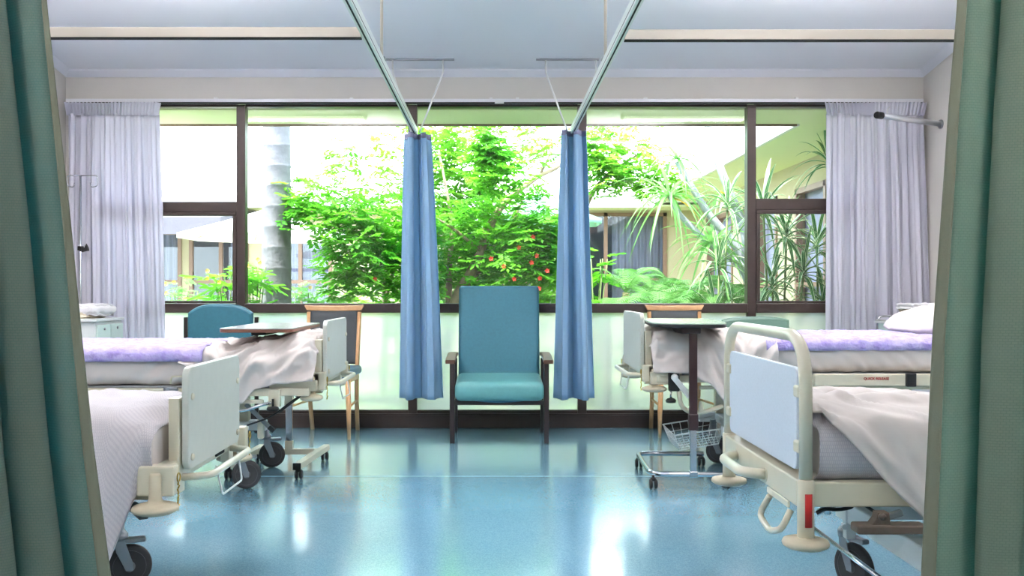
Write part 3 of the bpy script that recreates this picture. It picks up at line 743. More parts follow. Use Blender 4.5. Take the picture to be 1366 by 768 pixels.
# near right bed: tubular foot end with inset board
def tube_bed():
    t = thing('hospital_bed', 'cream hospital bed at front right with arched tubular foot end and red sticker', 'bed', (1.95, 3.2, 0))
    X, y0, y1 = .918, 2.76, 3.66
    top = .930; bz = .325
    arch = fillet([(X, y0, .5), (X, y0, top), (X, y1, top), (X, y1, .5)], .15, 10)
    MB().tube(arch, .0195, 16).build('arched_tube', M['cream'], t)
    fb = MB(); fb.prism(rrect(y0+.06, y1-.04, .525, .835, .03), 'X', X-.008, X+.008, .003); fbo = fb.build('footboard', M['whitebrd'], t)
    for yy, sd in ((y0+.05, 1), (y1-.035, -1)):
        for z in (.60, .765):
            MB().box(X-.016, X+.012, yy-.028, yy+.02, z-.018, z+.018, .006).build('clip', M['cream'], fbo)
    for yy in (y0, y1):
        b = MB(); b.lathe([(.021, 0), (.0245, .002), (.0245, .172), (.021, .176)], (X, yy, bz+.01), n=20); b.build('leg_sleeve', M['cream'], t)
        b = MB(); rd = .068; b.lathe([(rd*.3, -.001), (rd*.8, .0), (rd*.97, .007), (rd, .014), (rd*.95, .022), (rd*.6, .029), (.024, .031)], (X, yy, bz-.014), n=32); b.build('corner_bumper', M['creamd'], t)
    MB().box(X-.02, X+.028, y0+.02, y1-.02, .425, .505, .005).build('end_beam', M['cream'], t)
    MB().box(X+.028, X+.09, y0+.02, y1-.02, .495, .503, .002).build('end_ledge', M['cream'], t)
    for yy in (y0+.0, y1-.04): MB().box(X+.02, X+.42, yy-.005, yy+.04, .43, .503, .005).build('corner_box', M['cream'], t)
    # red sticker wrapped round the near sleeve
    b = MB(); b.grid(lambda u, v: (X+.0252*math.sin(-.2+u*.9-.2), y0-.0252*math.cos(-.2+u*.9-.2), .472-.098*v), 6, 1); b.build('red_sticker', M['red'], t, solid=.0006)
    h = fillet([(X-.015, 3.47, .458), (X-.085, 3.42, .456), (X-.085, 3.16, .456), (X-.015, 3.10, .458)], .05)
    MB().tube(h, .0175, 14).build('bumper_handle', M['cream'], t)
    b = MB()
    for yy in (3.47, 3.10): b.lathe([(.024, -.006), (.024, .004), (.019, .008)], (X-.017, yy, .458), 'X', 16)
    b.build('handle_flange', M['cream'], t)
    MB().box(X-.028, X-.02, 2.84, 3.06, .408, .428, .003).build('loop_bracket', M['cream'], t)
    h = fillet([(X-.022, 2.83, .405), (X-.05, 2.83, .345), (X-.055, 2.93, .315), (X-.05, 3.07, .335), (X-.03, 3.02, .405)], .04)
    MB().tube(h, .010, 12).build('loop_handle', M['cream'], t)
    for yy in (2.775, 3.615): MB().box(X+.05, X+2.12, yy, yy+.04, .435, .475, .004).build('side_rail', M['cream'], t)
    MB().box(X+.08, X+2.1, 2.82, 3.60, .478, .496, .004).build('platform', M['steel'], t)
    mattress(t, X+.075, 1, 2.80, 3.62, .50, .675, 1.98, ph=2.)
    # drop post with clamp and brown pedal
    MB().box(X+.385, X+.43, 2.77, 2.815, .30, .45, .004).build('drop_post', M['cream'], t)
    MB().tube([(X+.365, 2.75, .30), (X+.365, 2.75, .42)], .018).build('socket_tube', M['cream'], t)
    b = MB(); a = at(1141, 699, 2.70); c = at(1226, 711, 2.70); b.box(a.x, c.x+.02, 2.68, 2.74, c.z, a.z, .006, 3); b.build('brake_pedal', M['brownpl'], t)
    b = MB(); a = at(1166, 682, 2.71); c = at(1183, 699, 2.71); b.prism([(a.x-.015, c.z), (a.x, c.z+.02), (a.x+.004, a.z), (c.x, a.z), (c.x+.004, c.z)], 'Y', 2.69, 2.73, .003); b.lathe([(.002, -.008), (.01, -.006), (.01, .006), (.002, .008)], at(1177, 689, 2.685), 'Y', 12); b.build('pedal_pivot', M['brownpl'], t)
    b = MB(); b.bar(at(1180, 690, 2.72), at(1203, 683, 2.72), .02, .018); b.build('pedal_lever', M['steel'], t)
    # chrome brake bar running under the foot end
    MB().tube([(1.165, 3.43, .2), (1.165, 2.60, .2)], .0085).build('brake_bar', M['chrome'], t)
    b = MB(); b.box(1.245, 1.29, 2.45, 3.42, .245, .32, .005); b.box(1.29, 2.7, 2.86, 2.91, .25, .31, .005); b.box(1.29, 2.7, 3.33, 3.38, .25, .31, .005); b.build('base_frame', M['whitemetal'], t)
    b = MB(); b.box(1.24, 1.275, 3.30, 3.335, .19, .43, .004)
    b.tube([(1.235, 3.295, .235), (1.235, 3.31, .235)], .01); b.build('caster_post', M['whitemetal'], t)
    b = MB()
    for yy in (2.95, 3.3): b.box(1.5, 1.56, yy, yy+.05, .3, .48, .004); b.box(2.5, 2.56, yy, yy+.05, .3, .48, .004)
    b.build('lift_column', M['cream'], t)
    caster(t, 1.265, 3.36, -1.15, .235, r=.085)
    for cy in (2.9, 3.4): caster(t, 2.6, cy, -.6, .235)
    caster(t, 1.9, 2.62, 2.4, .235) if False else None
    b = MB(); b.tube(fillet([at(1089, 684, 2.95), at(1100, 678, 2.95), at(1118, 680, 2.95), at(1138, 676, 2.95), at(1138, 666, 2.95)], .02), .006, 8); b.tube(fillet([at(1147, 669, 2.95), at(1160, 678, 2.95), at(1175, 688, 2.9)], .02), .005, 8); b.build('cable', M['cable'], t)
    b = MB(); b.tube([at(1088, 685, 3.0), at(1100, 678, 3.0), at(1112, 676, 3.0)], .009); b.tube([at(1104, 670, 3.0), at(1104, 685, 3.0)], .012); b.build('cable_joint', M['chrome'], t)
    MB().prism(rrect(2.84, 3.56, .5, .96, .05), 'X', 3.06, 3.085, .004).build('headboard', M['whitebrd'], t)
    return t
BR = tube_bed()

# ---------------------------------------------------------------- bedding
# near left: cellular blanket hanging over the near side
def sec(u):
    lx = u*1.9   # distance from the foot towards the head
    hem = .455 if lx < .03 else max(.16, .455-(lx-.03)*2.6)
    k = min(1, lx/.06)
    e = -.02 if lx < .12 else 0
    zt = .655+.02*math.sin(lx*3)
    zt = .60+(zt-.60)*min(1, (lx+.02)/.09)**.5
    if hem > .43: near = [(3.03, .455), (2.975, .49), (2.962, .56), (2.985, zt-.02)]
    else: near = [(2.93, hem), (2.942, (hem+.5)/2), (2.95, .52), (2.965, .60), (2.995, zt-.012)]
    return near+[(3.06, zt), (3.4, zt+.012), (3.75, zt-.005), (3.84, zt-.035), (3.862, .56), (3.84, .455)]
drape('cellular_blanket', M['cell'], -1.085, -2.98, sec, 110, 70, .020, 'white woven cellular blanket hanging over the side of the front left bed', 'blanket', ph=3.1, scale=(3.2, 3.0), solid=.008, diag=1.0)
# near right: cellular blanket tucked in
def sec(u):
    zt = (.70 if u > .03 else .66+u)-.035*min(1, u*2.4)
    return [(2.83, .498), (2.785, .515), (2.765, .58), (2.775, .66), (2.82, zt), (3.2, zt+.008), (3.58, zt), (3.635, .66), (3.65, .58), (3.63, .5)]
drape('cellular_blanket', M['cell'], .962, 2.9, sec, 100, 60, .014, 'white woven cellular blanket tucked in beneath the sheet of the front right bed', 'blanket', ph=8.1, scale=(4, 4), solid=.006, diag=2)
def sec(u):
    lx = u*2.0+.0   # from the foot; hem falls diagonally
    pts = [(0, .715), (.06, .66), (.13, .58), (.20, .50), (.30, .405), (.40, .33), (.7, .25), (2.1, .22)]
    for (a, ha), (c, hc) in zip(pts, pts[1:]):
        if a <= lx <= c: hem = ha+(hc-ha)*(lx-a)/(c-a); break
    zt = .718-.052*min(1, lx/.8)
    out = []
    if hem > .69: near = [(2.80, .712), (2.82, .72)]
    else: near = [(2.735-.02*(lx > .2), hem), (2.742, hem*.5+.34), (2.752, .67), (2.785, .705-.03*min(1, lx/.8))] if hem < .66 else [(2.745, hem), (2.75, hem+.01), (2.758, .68), (2.79, .71)]
    return near+[(2.9, zt), (3.0, zt+.0), (3.04, zt+.034), (3.07, zt+.032), (3.08, zt+.0), (3.24, zt-.008), (3.28, zt+.02), (3.32, zt+.02), (3.33, zt-.006), (3.46, zt+.004), (3.5, zt+.008), (3.52, zt-.008), (3.62, zt-.005), (3.675, .66), (3.68, .55)]
drape('white_sheet', M['sheet'], .955, 2.95, sec, 150, 120, .024, 'white cotton sheet folded back and draped over the front right bed', 'sheet', ph=5.3, scale=(2.6, 5.0), solid=.006, diag=2.2, fine=.5)
# far left: purple fleece and sheets
def sec(u):
    zt = .775+.02*max(0, (u-.0))*0
    return [(4.815, .70), (4.81, .735), (4.83, .768), (4.92, zt+.003), (5.25, zt+.012), (5.6, zt), (5.67, .765), (5.685, .71)]
drape('fleece_pad', M['purple'], -1.50, -2.95, sec, 90, 50, .012, 'purple fleece pad lying across the raised left bed', 'blanket', ph=1.2, scale=(9, 9), solid=.008)
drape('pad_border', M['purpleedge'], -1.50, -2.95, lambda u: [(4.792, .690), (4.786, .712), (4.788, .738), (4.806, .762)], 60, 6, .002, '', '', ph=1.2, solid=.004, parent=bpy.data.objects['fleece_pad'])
def heap(X0, X1, s, y0, y1, ztop, hemf, topf, nm, lab, ph, amp=.03, nu=90, nv=80, m=None, scale=(4, 5), diag=3.):
    def sec(u):
        z = ztop+topf(u); hem = hemf(u); o = .02+.03*max(0, (ztop-hem))
        return [(y0-o-.02, hem), (y0-o, (hem+z)/2-.02), (y0-.018, z-.07), (y0+.015, z-.02), (y0+.10, z+.005), ((y0+y1)/2, z+.012), (y1-.1, z), (y1, z-.03), (y1+.022, z-.12)]
    return drape(nm, m or M['sheet'], X0, X1, sec, nu, nv, amp, lab, 'sheet', ph=ph, scale=scale, solid=.006, diag=diag, fine=.45)
def interp(P):
    def f(u):
        for (a, ha), (c, hc) in zip(P, P[1:]):
            if u <= c: t = (u-a)/(c-a); t = t*t*(3-2*t); return ha+(hc-ha)*t
        return P[-1][1]
    return f
# u from the foot (X=-.97) to the head side (X=-1.62)
heap(-.925, -1.62, -1, 4.835, 5.66, .765, interp([(0, .60), (.25, .59), (.42, .565), (.54, .49), (.66, .49), (.80, .60), (.9, .66), (1, .70)]), interp([(0, -.03), (.05, .035), (.14, .055), (.35, .03), (.6, .012), (.85, .004), (1, .0)]),
     'white_sheet', 'crumpled white sheet heaped at the foot of the raised left bed', 12.3, .04, nu=130, nv=110, scale=(5, 6), diag=-5)
# far right
def sec(u):
    zt = .808
    return [(5.165, .735), (5.158, .76), (5.165, .798), (5.24, zt+.002), (5.6, zt+.008), (5.95, zt), (6.03, .80), (6.045, .75)]
drape('fleece_pad', M['purple'], 1.50, 2.75, sec, 90, 50, .012, 'purple fleece pad lying across the raised right bed', 'blanket', ph=6.2, scale=(9, 9), solid=.008)
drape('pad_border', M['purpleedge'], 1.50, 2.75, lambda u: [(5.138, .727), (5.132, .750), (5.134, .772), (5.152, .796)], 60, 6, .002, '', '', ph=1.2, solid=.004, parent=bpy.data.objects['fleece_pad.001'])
heap(.875, 1.56, 1, 5.175, 6.02, .80, interp([(0, .615), (.28, .61), (.42, .56), (.6, .44), (.72, .42), (.9, .55), (1, .63)]), interp([(0, -.04), (.05, .02), (.15, .045), (.4, .035), (.7, .02), (1, .015)]),
     'white_sheet', 'white sheet gathered at the foot of the raised right bed', 22.9, .035, nu=130, nv=110, scale=(4, 5), diag=3)
def pillow(c, sx, sy, sz, lab, ph, tilt=0):
    b = MB()
    def fn(u, v):
        th = 2*PI*u; ph_ = PI*(v-.5)
        ex = lambda q, e: math.copysign(abs(q)**e, q)
        x = ex(math.cos(ph_), .45)*ex(math.cos(th), .45); y = ex(math.cos(ph_), .45)*ex(math.sin(th), .45); z = ex(math.sin(ph_), 1.1)*(1-.72*max(abs(x), abs(y))**4)
        w = 1+.07*nz(x*3, y*3, ph)
        q = Vector((x*sx/2*w, y*sy/2*w, z*sz/2+.012*nz(x*5, y*5, ph+2)))
        return Matrix.Rotation(tilt, 4, 'Y') @ q + Vector(c)
    b.grid(fn, 60, 30); bmesh.ops.remove_doubles(b.bm, verts=b.bm.verts, dist=1e-5)
    return tag(b.build('pillow', M['sheet'], origin=c), lab, 'pillow')
pillow((2.62, 5.60, .885), .42, .62, .17, 'white pillow at the head of the raised right bed', 3, -.25)
# ---------------------------------------------------------------- chairs
def armchair():
    cx = .037; t = thing('armchair', 'high-backed teal vinyl armchair with dark wooden legs facing the room centre', 'chair', (cx, 6.8, 0))
    # backrest: reclined cushion
    b = MB(); z0, z1 = .37, 1.10; y0, y1 = 6.93, 7.04
    w0 = .300; w1 = .296
    b.box(-w0, w0, -.045, .045, -(z1-z0)/2, (z1-z0)/2, .028, 4)
    ang = math.atan2(y1-y0+.02, z1-z0); R = Matrix.Translation((cx, (y0+y1)/2, (z0+z1)/2)) @ Matrix.Rotation(-ang, 4, 'X')
    for v in b.bm.verts:
        v.co = R @ v.co
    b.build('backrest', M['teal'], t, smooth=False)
    # seat cushion with soft dome
    b = MB()
    b.box(cx-.308, cx+.308, 6.44, 6.94, .30, .425, .04, 5)
    for v in b.bm.verts:
        if v.co.z > .38: v.co.z += .022*(1-((v.co.x-cx)/.31)**2)+.03*((v.co.y-6.44)/.5)
    for f in b.bm.faces: f.smooth = True
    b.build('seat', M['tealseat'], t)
    for sd in (-1, 1):
        xa = cx+sd*.337
        fl = MB(); fl.box(cx+sd*.31, cx+sd*.345, 6.50, 6.555, 0, .565, .004) ; fl.build('leg', M['darkwood'], t)
        rl = MB(); rl.prism([(7.02, 0), (7.065, 0), (7.00, .56), (6.95, .56)], 'X', min(cx+sd*.31, cx+sd*.345), max(cx+sd*.31, cx+sd*.345), .003); rl.build('leg', M['darkwood'], t)
        ar = MB(); x0, x1 = sorted((cx+sd*.303, cx+sd*.372))
        prof = []
        n = 16
        for k in range(n+1):
            u = k/n; y = 6.44+.58*u; prof.append((y, .585+.018*math.sin(u*PI*.9)+.012*u))
        bot = [(y, z-.026) for y, z in prof][::-1]
        ar.prism(prof+bot, 'X', x0, x1, .006); ar.build('armrest', M['armwood'], t)
        MB().box(min(cx+sd*.315, cx+sd*.34), max(cx+sd*.315, cx+sd*.34), 6.55, 6.98, .28, .32, .003).build('side_rail', M['darkwood'], t)
    MB().box(cx-.31, cx+.31, 6.50, 6.53, .268, .30, .003).build('front_rail', M['darkwood'], t)
    b = MB(); b.grid(lambda u, v: (cx-.17+.34*u, 6.49, .298-.012*math.sin(PI*u)*v), 12, 2); b.build('seat_webbing', M['blueseat'], t, solid=.003)
    MB().box(cx-.31, cx+.31, 6.99, 7.02, .27, .31, .003).build('rear_rail', M['darkwood'], t)
armchair()

def wood_chair():
    t = thing('dining_chair', '', 'chair', (0, 0, 0))
    # faces -y; back at y=+.2
    R = []
    for sd in (-1, 1):
        b = MB(); p = [(sd*.205, -.20, .43), (sd*.212, -.205, .2), (sd*.218, -.215, 0)]
        b.tube([(p[0][0], p[0][1], p[0][2]), p[1], p[2]], [.021, .018, .012], 8); b.build('leg', M['wood'], t)
        b = MB(); b.tube(fillet([(sd*.175, .26, 0), (sd*.180, .20, .25), (sd*.185, .19, .45), (sd*.195, .235, .90)], .25, 5), .0165, 8); b.build('rear_leg', M['wood'], t)
        MB().tube([(sd*.215, -.21, .23), (sd*.18, .20, .23)], .009, 8).build('stretcher', M['wood'], t)
    b = MB(); b.box(-.2, .2, -.21, .2, .395, .435, .004); b.build('seat_frame', M['wood'], t)
    b = MB(); b.box(-.225, .225, -.235, .20, .435, .50, .026, 4); b.build('seat', M['blueseat'], t, smooth=True)
    b = MB(); n = 20
    pr = [(-.232, .90), (-.236, .935), (-.228, .945)]
    def top(u, w):
        x = -.215+.43*u; c = 4*(u-.5)**2; return x, .235+.02*(1-c)
    o1 = [(top(k/n, 0)[0]*1.06, top(k/n, 0)[1]-.012) for k in range(n+1)]; o2 = [(top(k/n, 0)[0]*1.06, top(k/n, 0)[1]+.016) for k in range(n+1)][::-1]
    b.prism(o1+o2, 'Z', .905, .945, .006)
    for v in b.bm.verts:
        c = (v.co.x/.22)**2; v.co.z += .006*c
        if v.co.z < .92: v.co.x *= .93
    b.build('top_rail', M['wood'], t)
    b = MB(); b.grid(lambda u, v: (-.18+.36*u, .205+.012*(1-(2*u-1)**2)+.03*(1-v), .905-.40*v), 16, 8, lambda u, v: (u*.36*6, v*.4)); b.build('back_panel', M['striped'], t, solid=.03)
    return t
dc = wood_chair(); dc['label'] = 'beech dining chair with blue seat standing behind the raised left bed'; dc['group'] = 'beech dining chairs by the windows'
dc.location = (-1.235, 6.91, 0); dc.rotation_euler.z = math.radians(-4)
d2 = copy_tree(dc); d2['label'] = 'beech dining chair standing behind the right overbed table'; d2.location = (1.40, 6.98, 0); d2.rotation_euler.z = math.radians(3)
PO_ = None

def teal_chair(cx, lab, m, zt, w, round_, y=6.88):
    t = thing('visitor_chair', lab, 'chair', (cx, y, 0))
    hw = w/2
    out = []
    for k in range(25):
        u = k/24; x = -hw+w*u; out.append((cx+x, zt-round_*abs(2*u-1)**3.2))
    out += [(cx+hw, .56), (cx-hw, .56)]
    b = MB(); b.prism(out, 'Y', y+.09, y+.15, .02); b.build('backrest', m, t)
    MB().box(cx-hw, cx+hw, y-.32, y+.13, .40, .48, .035, 4).build('seat', m, t, smooth=True)
    for sd in (-1, 1):
        x = cx+sd*(hw+.022)
        for yy, zz_ in ((y-.28, .62), (y+.12, zt-.10)):
            MB().box(x-.014, x+.014, yy, yy+.03, 0, zz_, .003).build('leg', M['darkwood'], t)
        MB().box(x-.022, x+.022, y-.31, y+.12, .62, .645, .006).build('armrest', M['darkwood'], t)
    MB().box(cx-hw-.01, cx+hw+.01, y-.27, y-.25, .37, .40, .003).build('front_rail', M['darkwood'], t)
teal_chair(at(294.5, 0, 7.0).x, 'teal vinyl visitor chair with rounded back behind the raised left bed', M['teal'], at(0, 405, 7.0).z, .485, .07)
teal_chair(at(1007.5, 0, 7.0).x, 'low green vinyl visitor chair behind the raised right bed', M['green'], at(0, 422, 7.0).z, .50, .025)

# ---------------------------------------------------------------- overbed tables
def left_table():
    t = thing('overbed_table', 'overbed table with brown-edged top on a grey column, raised across the left bed', 'table', (-1.25, 5.5, 0))
    z = .868
    b = MB(); b.prism(rrect(-1.434, -1.051, 4.856, 5.704, .052), 'Z', z-.005, z, .0015); b.build('table_top', M['tabtop'], t)
    b = MB(); b.prism(rrect(-1.434, -1.051, 4.856, 5.704, .052), 'Z', z-.022, z-.005, .003); b.build('edge_band', M['woodedge'], t)
    MB().box(-1.31, -1.23, 5.05, 5.78, z-.045, z-.021, .004).build('support_arm', M['black'], t)
    cx, cy = -1.262, 5.775
    b = MB(); b.box(cx-.026, cx+.026, cy-.02, cy+.02, .36, z-.021, .004); b.build('column', M['cream'], t)
    MB().box(cx-.02, cx+.02, cy-.015, cy+.015, .11, .36, .003).build('inner_column', M['chrome'], t)
    MB().box(cx-.024, cx+.024, cy-.019, cy+.019, .085, .14, .003).build('column_foot', M['cream'], t)
    b = MB(); b.box(-1.45, -1.07, 5.758, 5.792, .055, .09, .003); b.build('cross_beam', M['cream'], t)
    for (xa, ya), (xc, yc) in (((-1.105, 5.25), (-1.055, 5.90)), ((-1.50, 5.25), (-1.46, 5.90))):
        MB().bar((xa, ya, .078), (xc, yc, .078), .042, .036, .004).build('foot_beam', M['cream'], t)
        MB().bar((xa, ya-.004, .078), (xa, ya+.006, .078), .046, .040, .003).build('end_cap', M['black'], t)
        small_caster(t, xa+.003, ya+.04, .07); small_caster(t, xc-.003, yc-.04, .07)
    MB().bar((cx+.03, cy, .5), (cx+.06, cy-.02, .46), .02, .02).build('release_lever', M['black'], t)
left_table()
def right_table():
    t = thing('overbed_table', 'overbed table with pale green top on dark brown column and chrome base, right side', 'table', (1.08, 5.2, 0))
    z = .893
    a = math.radians(-5)
    # barrel shaped top with large corners
    out = []
    for k in range(64):
        th = 2*PI*k/64; c, s_ = math.cos(th), math.sin(th); e = .42
        x = .205*math.copysign(abs(c)**e, c); y = .43*math.copysign(abs(s_)**e, s_)
        out.append((1.082+x*math.cos(a)-y*math.sin(a), 5.36+x*math.sin(a)+y*math.cos(a)))
    b = MB(); b.prism(out, 'Z', z-.008, z, .003); b.build('table_top', M['tabtopg'], t)
    cx_, cy_ = 1.082, 5.36
    o2 = [(cx_+(x-cx_)*.995, cy_+(y-cy_)*.997) for x, y in out]
    b = MB(); b.prism(o2, 'Z', z-.026, z-.008, .004); b.build('edge_band', M['black'], t)
    MB().box(1.0, 1.11, 5.02, 5.5, z-.06, z-.027, .006).build('support_arm', M['tabledark'], t)
    cx, cy = 1.074, 5.055
    MB().box(cx-.021, cx+.021, cy-.016, cy+.016, .335, z-.027, .004).build('column', M['tabledark'], t)
    MB().box(cx-.025, cx+.025, cy-.02, cy+.02, .31, .40, .005).build('collar', M['tabledark'], t)
    MB().box(cx-.017, cx+.017, cy-.012, cy+.012, .085, .33, .003).build('inner_column', M['chrome'], t)
    pts = fillet([(1.33, 5.04, .075), (.845, 5.06, .075), (.87, 5.70, .075), (1.27, 5.68, .075)], .09, 8)
    MB().tube(pts, .0145, 12).build('base_tube', M['chrome'], t)
    MB().box(cx-.022, cx+.022, cy-.02, cy+.02, .058, .092, .004).build('column_foot', M['chrome'], t)
    for x, y in ((.855, 5.03), (.868, 5.62), (1.25, 5.05), (1.255, 5.68)): small_caster(t, x, y, .075, .027)
    # white wire basket
    P = [(.985, 5.10), (1.31, 5.36), (1.42, 5.92), (.995, 5.52)]
    Q = [(1.02, 5.16), (1.29, 5.38), (1.37, 5.83), (1.03, 5.50)]
    zt, zb = .275, .185; b = MB()
    P3 = [Vector((x, y, zt)) for x, y in P]; Q3 = [Vector((x, y, zb)) for x, y in Q]
    b.tube(P3, .0042, 8, closed=True)
    for f_ in (0.5,): b.tube([p.lerp(q, f_) for p, q in zip(P3, Q3)], .0022, 6, closed=True)
    b.tube(Q3, .003, 6, closed=True)
    for i in range(4):
        p0, p1, q0, q1 = P3[i], P3[(i+1) % 4], Q3[i], Q3[(i+1) % 4]
        n = 7 if i % 2 == 0 else 8
        for k in range(n): f_ = k/n; b.tube([p0.lerp(p1, f_), q0.lerp(q1, f_)], .002, 6)
    for k in range(1, 11): f_ = k/11; b.tube([Q3[0].lerp(Q3[1], f_), Q3[3].lerp(Q3[2], f_)], .0018, 6)
    for k in range(1, 5): f_ = k/5; b.tube([Q3[0].lerp(Q3[3], f_), Q3[1].lerp(Q3[2], f_)], .0018, 6)
    b.tube([P3[0], (cx, cy+.012, .30)], .003, 6); b.tube([P3[1].lerp(P3[0], .4), (cx, cy+.012, .30)], .003, 6)
    b.build('wire_basket', M['whitemetal'], t)
right_table()

# ---------------------------------------------------------------- lockers, towels, drip stand, wall rod
def left_locker():
    t = thing('bedside_locker', 'pale bedside locker with two locked doors beside the left curtain', 'cabinet', (-3.05, 6.78, 0))
    z = .865; x1 = -2.79
    MB().box(-3.30, x1+.02, 6.53, 7.03, z-.022, z, .005).build('top', M['locker'], t)
    MB().box(-3.28, x1, 6.55, 7.02, .06, z-.024, .004).build('body', M['locker'], t)
    for k, (y0, y1) in enumerate(((6.565, 6.78), (6.79, 7.01))):
        d = MB().box(x1, x1+.016, y0, y1, .1, z-.045, .003).build('door', M['lockerg'], t)
        ym = (y0+y1)/2
        MB().tube(fillet([(x1+.016, ym-.075, z-.16), (x1+.035, ym-.07, z-.16), (x1+.035, ym+.07, z-.16), (x1+.016, ym+.075, z-.16)], .01), .006, 8).build('handle', M['chrome'], d)
        MB().lathe([(.002, 0), (.010, .0), (.010, .01), (.002, .012)], (x1+.012, ym, z-.075), 'X', 12).build('lock', M['steel'], d)
    for x in (-3.24, -2.84):
        for y in (6.6, 6.97): MB().lathe([(.01, -.012), (.03, -.01), (.03, .01), (.01, .012)], (x, y, .03), 'X', 16).build('caster', M['black'], t)
left_locker()
def right_locker():
    t = thing('bedside_locker', 'white bedside locker with curved chrome end hoops beside the right curtain', 'cabinet', (3.07, 6.78, 0))
    z = .82
    MB().box(2.87, 3.31, 6.53, 7.0, .06, z, .006).build('body', M['lockerg'], t)
    MB().box(2.85, 3.31, 6.51, 7.02, z+.0, z+.018, .005).build('top', M['locker'], t)
    for y in (6.51, 7.0):
        MB().tube(fillet([(2.865, y, .1), (2.865, y, z+.05), (3.29, y, z+.05), (3.29, y, .1)], .045, 8), .0085).build('end_hoop', M['chrome'], t)
    MB().box(2.90, 3.27, 6.505, 6.515, .1, z+.045, .003).build('side_panel', M['lockerd'] if 'lockerd' in M else M['fascia'], t)
    MB().box(3.0, 3.12, 6.498, 6.506, z-.055, z-.02, .003).build('recess_handle', M['black'], t)
    MB().box(2.855, 2.87, 6.56, 6.97, z-.28, z-.05, .003).build('drawer', M['locker'], t)
    MB().tube([(2.862, 6.52, z+.02), (2.862, 6.99, z+.02)], .010).build('towel_rail', M['whitemetal'], t)
    for x in (2.92, 3.26):
        for y in (6.6, 6.95): MB().lathe([(.01, -.012), (.03, -.01), (.03, .01), (.01, .012)], (x, y, .03), 'X', 16).build('caster', M['black'], t)
right_locker()
def towel(c, sx, sy, sz, m, lab, ph, layers=3, nm='folded_towel', rot=0):
    """folded stack: rounded slab with layered edge"""
    b = MB()
    def fn(u, v):
        th = 2*PI*u
        ex = lambda q, e: math.copysign(abs(q)**e, q)
        r_ = 1+.05*nz(math.cos(th)*2, math.sin(th)*2, ph)
        e = .35; k = math.sin(PI*v)**.28 if 0 < v < 1 else 0
        x = ex(math.cos(th), e)*k*r_; y = ex(math.sin(th), e)*k*r_
        zz_ = -math.cos(PI*v); zz_ = ex(zz_, .5)
        lay = .018*abs(math.sin(v*PI*layers*1.0))
        return Vector(c)+Matrix.Rotation(rot, 4, 'Z') @ Vector((x*(sx/2-.01+lay), y*(sy/2-.01+lay), zz_*sz/2*(1+.25*nz(x*2, y*2, ph+1))+.012*nz(x*4, y*4, ph+5)))
    b.grid(fn, 64, 32); bmesh.ops.remove_doubles(b.bm, verts=b.bm.verts, dist=1e-5)
    return tag(b.build(nm, m, origin=c), lab, 'towel')
towel((-3.05, 6.76, .889), .42, .34, .05, M['towelb'], 'beige folded towel on the left locker beneath the white one', 1, 2)
towel((-3.08, 6.76, .932), .40, .30, .045, M['towelw'], 'white folded towel lying on the beige towel', 4, 2, rot=.1)
towel((-2.88, 6.74, .925), .20, .28, .08, M['towelw'], 'rumpled white towel at the edge of the left locker', 7.7, 3, rot=-.2)
towel((3.12, 6.76, .905), .34, .26, .05, M['towelb'], 'cream folded towel on the right locker', 9, 2)
towel((3.05, 6.74, .948), .24, .22, .04, M['towelw'], 'white rolled towel on top of the cream towel at right', 11, 2, rot=.2)
# bed remote cord / strap hanging over the right locker
b = MB(); b.tube(fillet([(2.99, 6.66, .895), (2.9, 6.6, .885), (2.845, 6.55, .86), (2.84, 6.53, .72)], .05), .011, 8)
tag(b.build('white_strap', M['towelw']), 'white strap hanging off the left edge of the right locker', 'strap')

def drip():
    x, y = at(107, 0, 7.08).x, 7.085; zt = at(0, 234, 7.08).z
    t = thing('drip_stand', 'slim chrome drip stand with two hooks before the left curtain', 'drip stand', (x, y, 0))
    MB().tube([(x, y, .03), (x, y, zt)], .0075).build('pole', M['chrome'], t)
    for sd in (-1, 1):
        e = x+sd*.13 if sd > 0 else x-.10
        MB().tube(fillet([(x, y, zt), (e, y, zt), (e+sd*.0, y, zt-.08), (e-sd*.05, y, zt-.09), (e-sd*.055, y, zt-.055)], .02), .0042, 8).build('hook', M['chrome'], t)
    b = MB()
    for k in range(4): a = PI/4+k*PI/2; b.tube([(x, y, .05), (x+.11*math.cos(a), y+.075*math.sin(a), .012)], .009, 8)
    b.build('foot', M['steel'], t)
    p = at(113, 331, 7.07); b = MB(); b.box(x-.016, x+.02, y-.02, y+.016, p.z-.016, p.z+.016, .004)
    b.prism([(x+.015, p.z-.03), (x+.07, p.z-.02), (x+.065, p.z+.005), (x+.05, p.z+.035), (x+.035, p.z+.005), (x+.012, p.z+.01)], 'Y', y-.018, y-.002, .003); b.build('clamp_knob', M['black'], t)
drip()
t = thing('wall_arm', 'chrome rod with black end cap reaching out from the right wall', 'rod', (XR, 6.97, 2.30))
a = Vector((2.72, 6.62, 2.30)); c = Vector((XR, 6.975, 2.30))
MB().tube([a, c], .021, 14).build('rod', M['whitemetal'] if False else mat('brushed_chrome', (214, 216, 222), .28, metal=.9), t)
d = (c-a).normalized(); MB().tube([a-d*.03, a-d*.025, a+d*.03], [.022, .025, .025], 14).build('end_cap', M['black'], t)
p = a+d*.09; MB().tube([p, p+Vector((0, 0, .05)), p+Vector((.02, 0, .07))], .003, 6).build('hook', M['whitemetal'], t)
MB().lathe([(.034, -.012), (.034, 0)], (XR, 6.975, 2.30), 'X', 18).build('wall_flange', M['steel'], t)
# ---------------------------------------------------------------- courtyard outside
struct(MB().box(-14, 9, YW+.15, 22, -.25, -.08).build('ground', M['soil']))
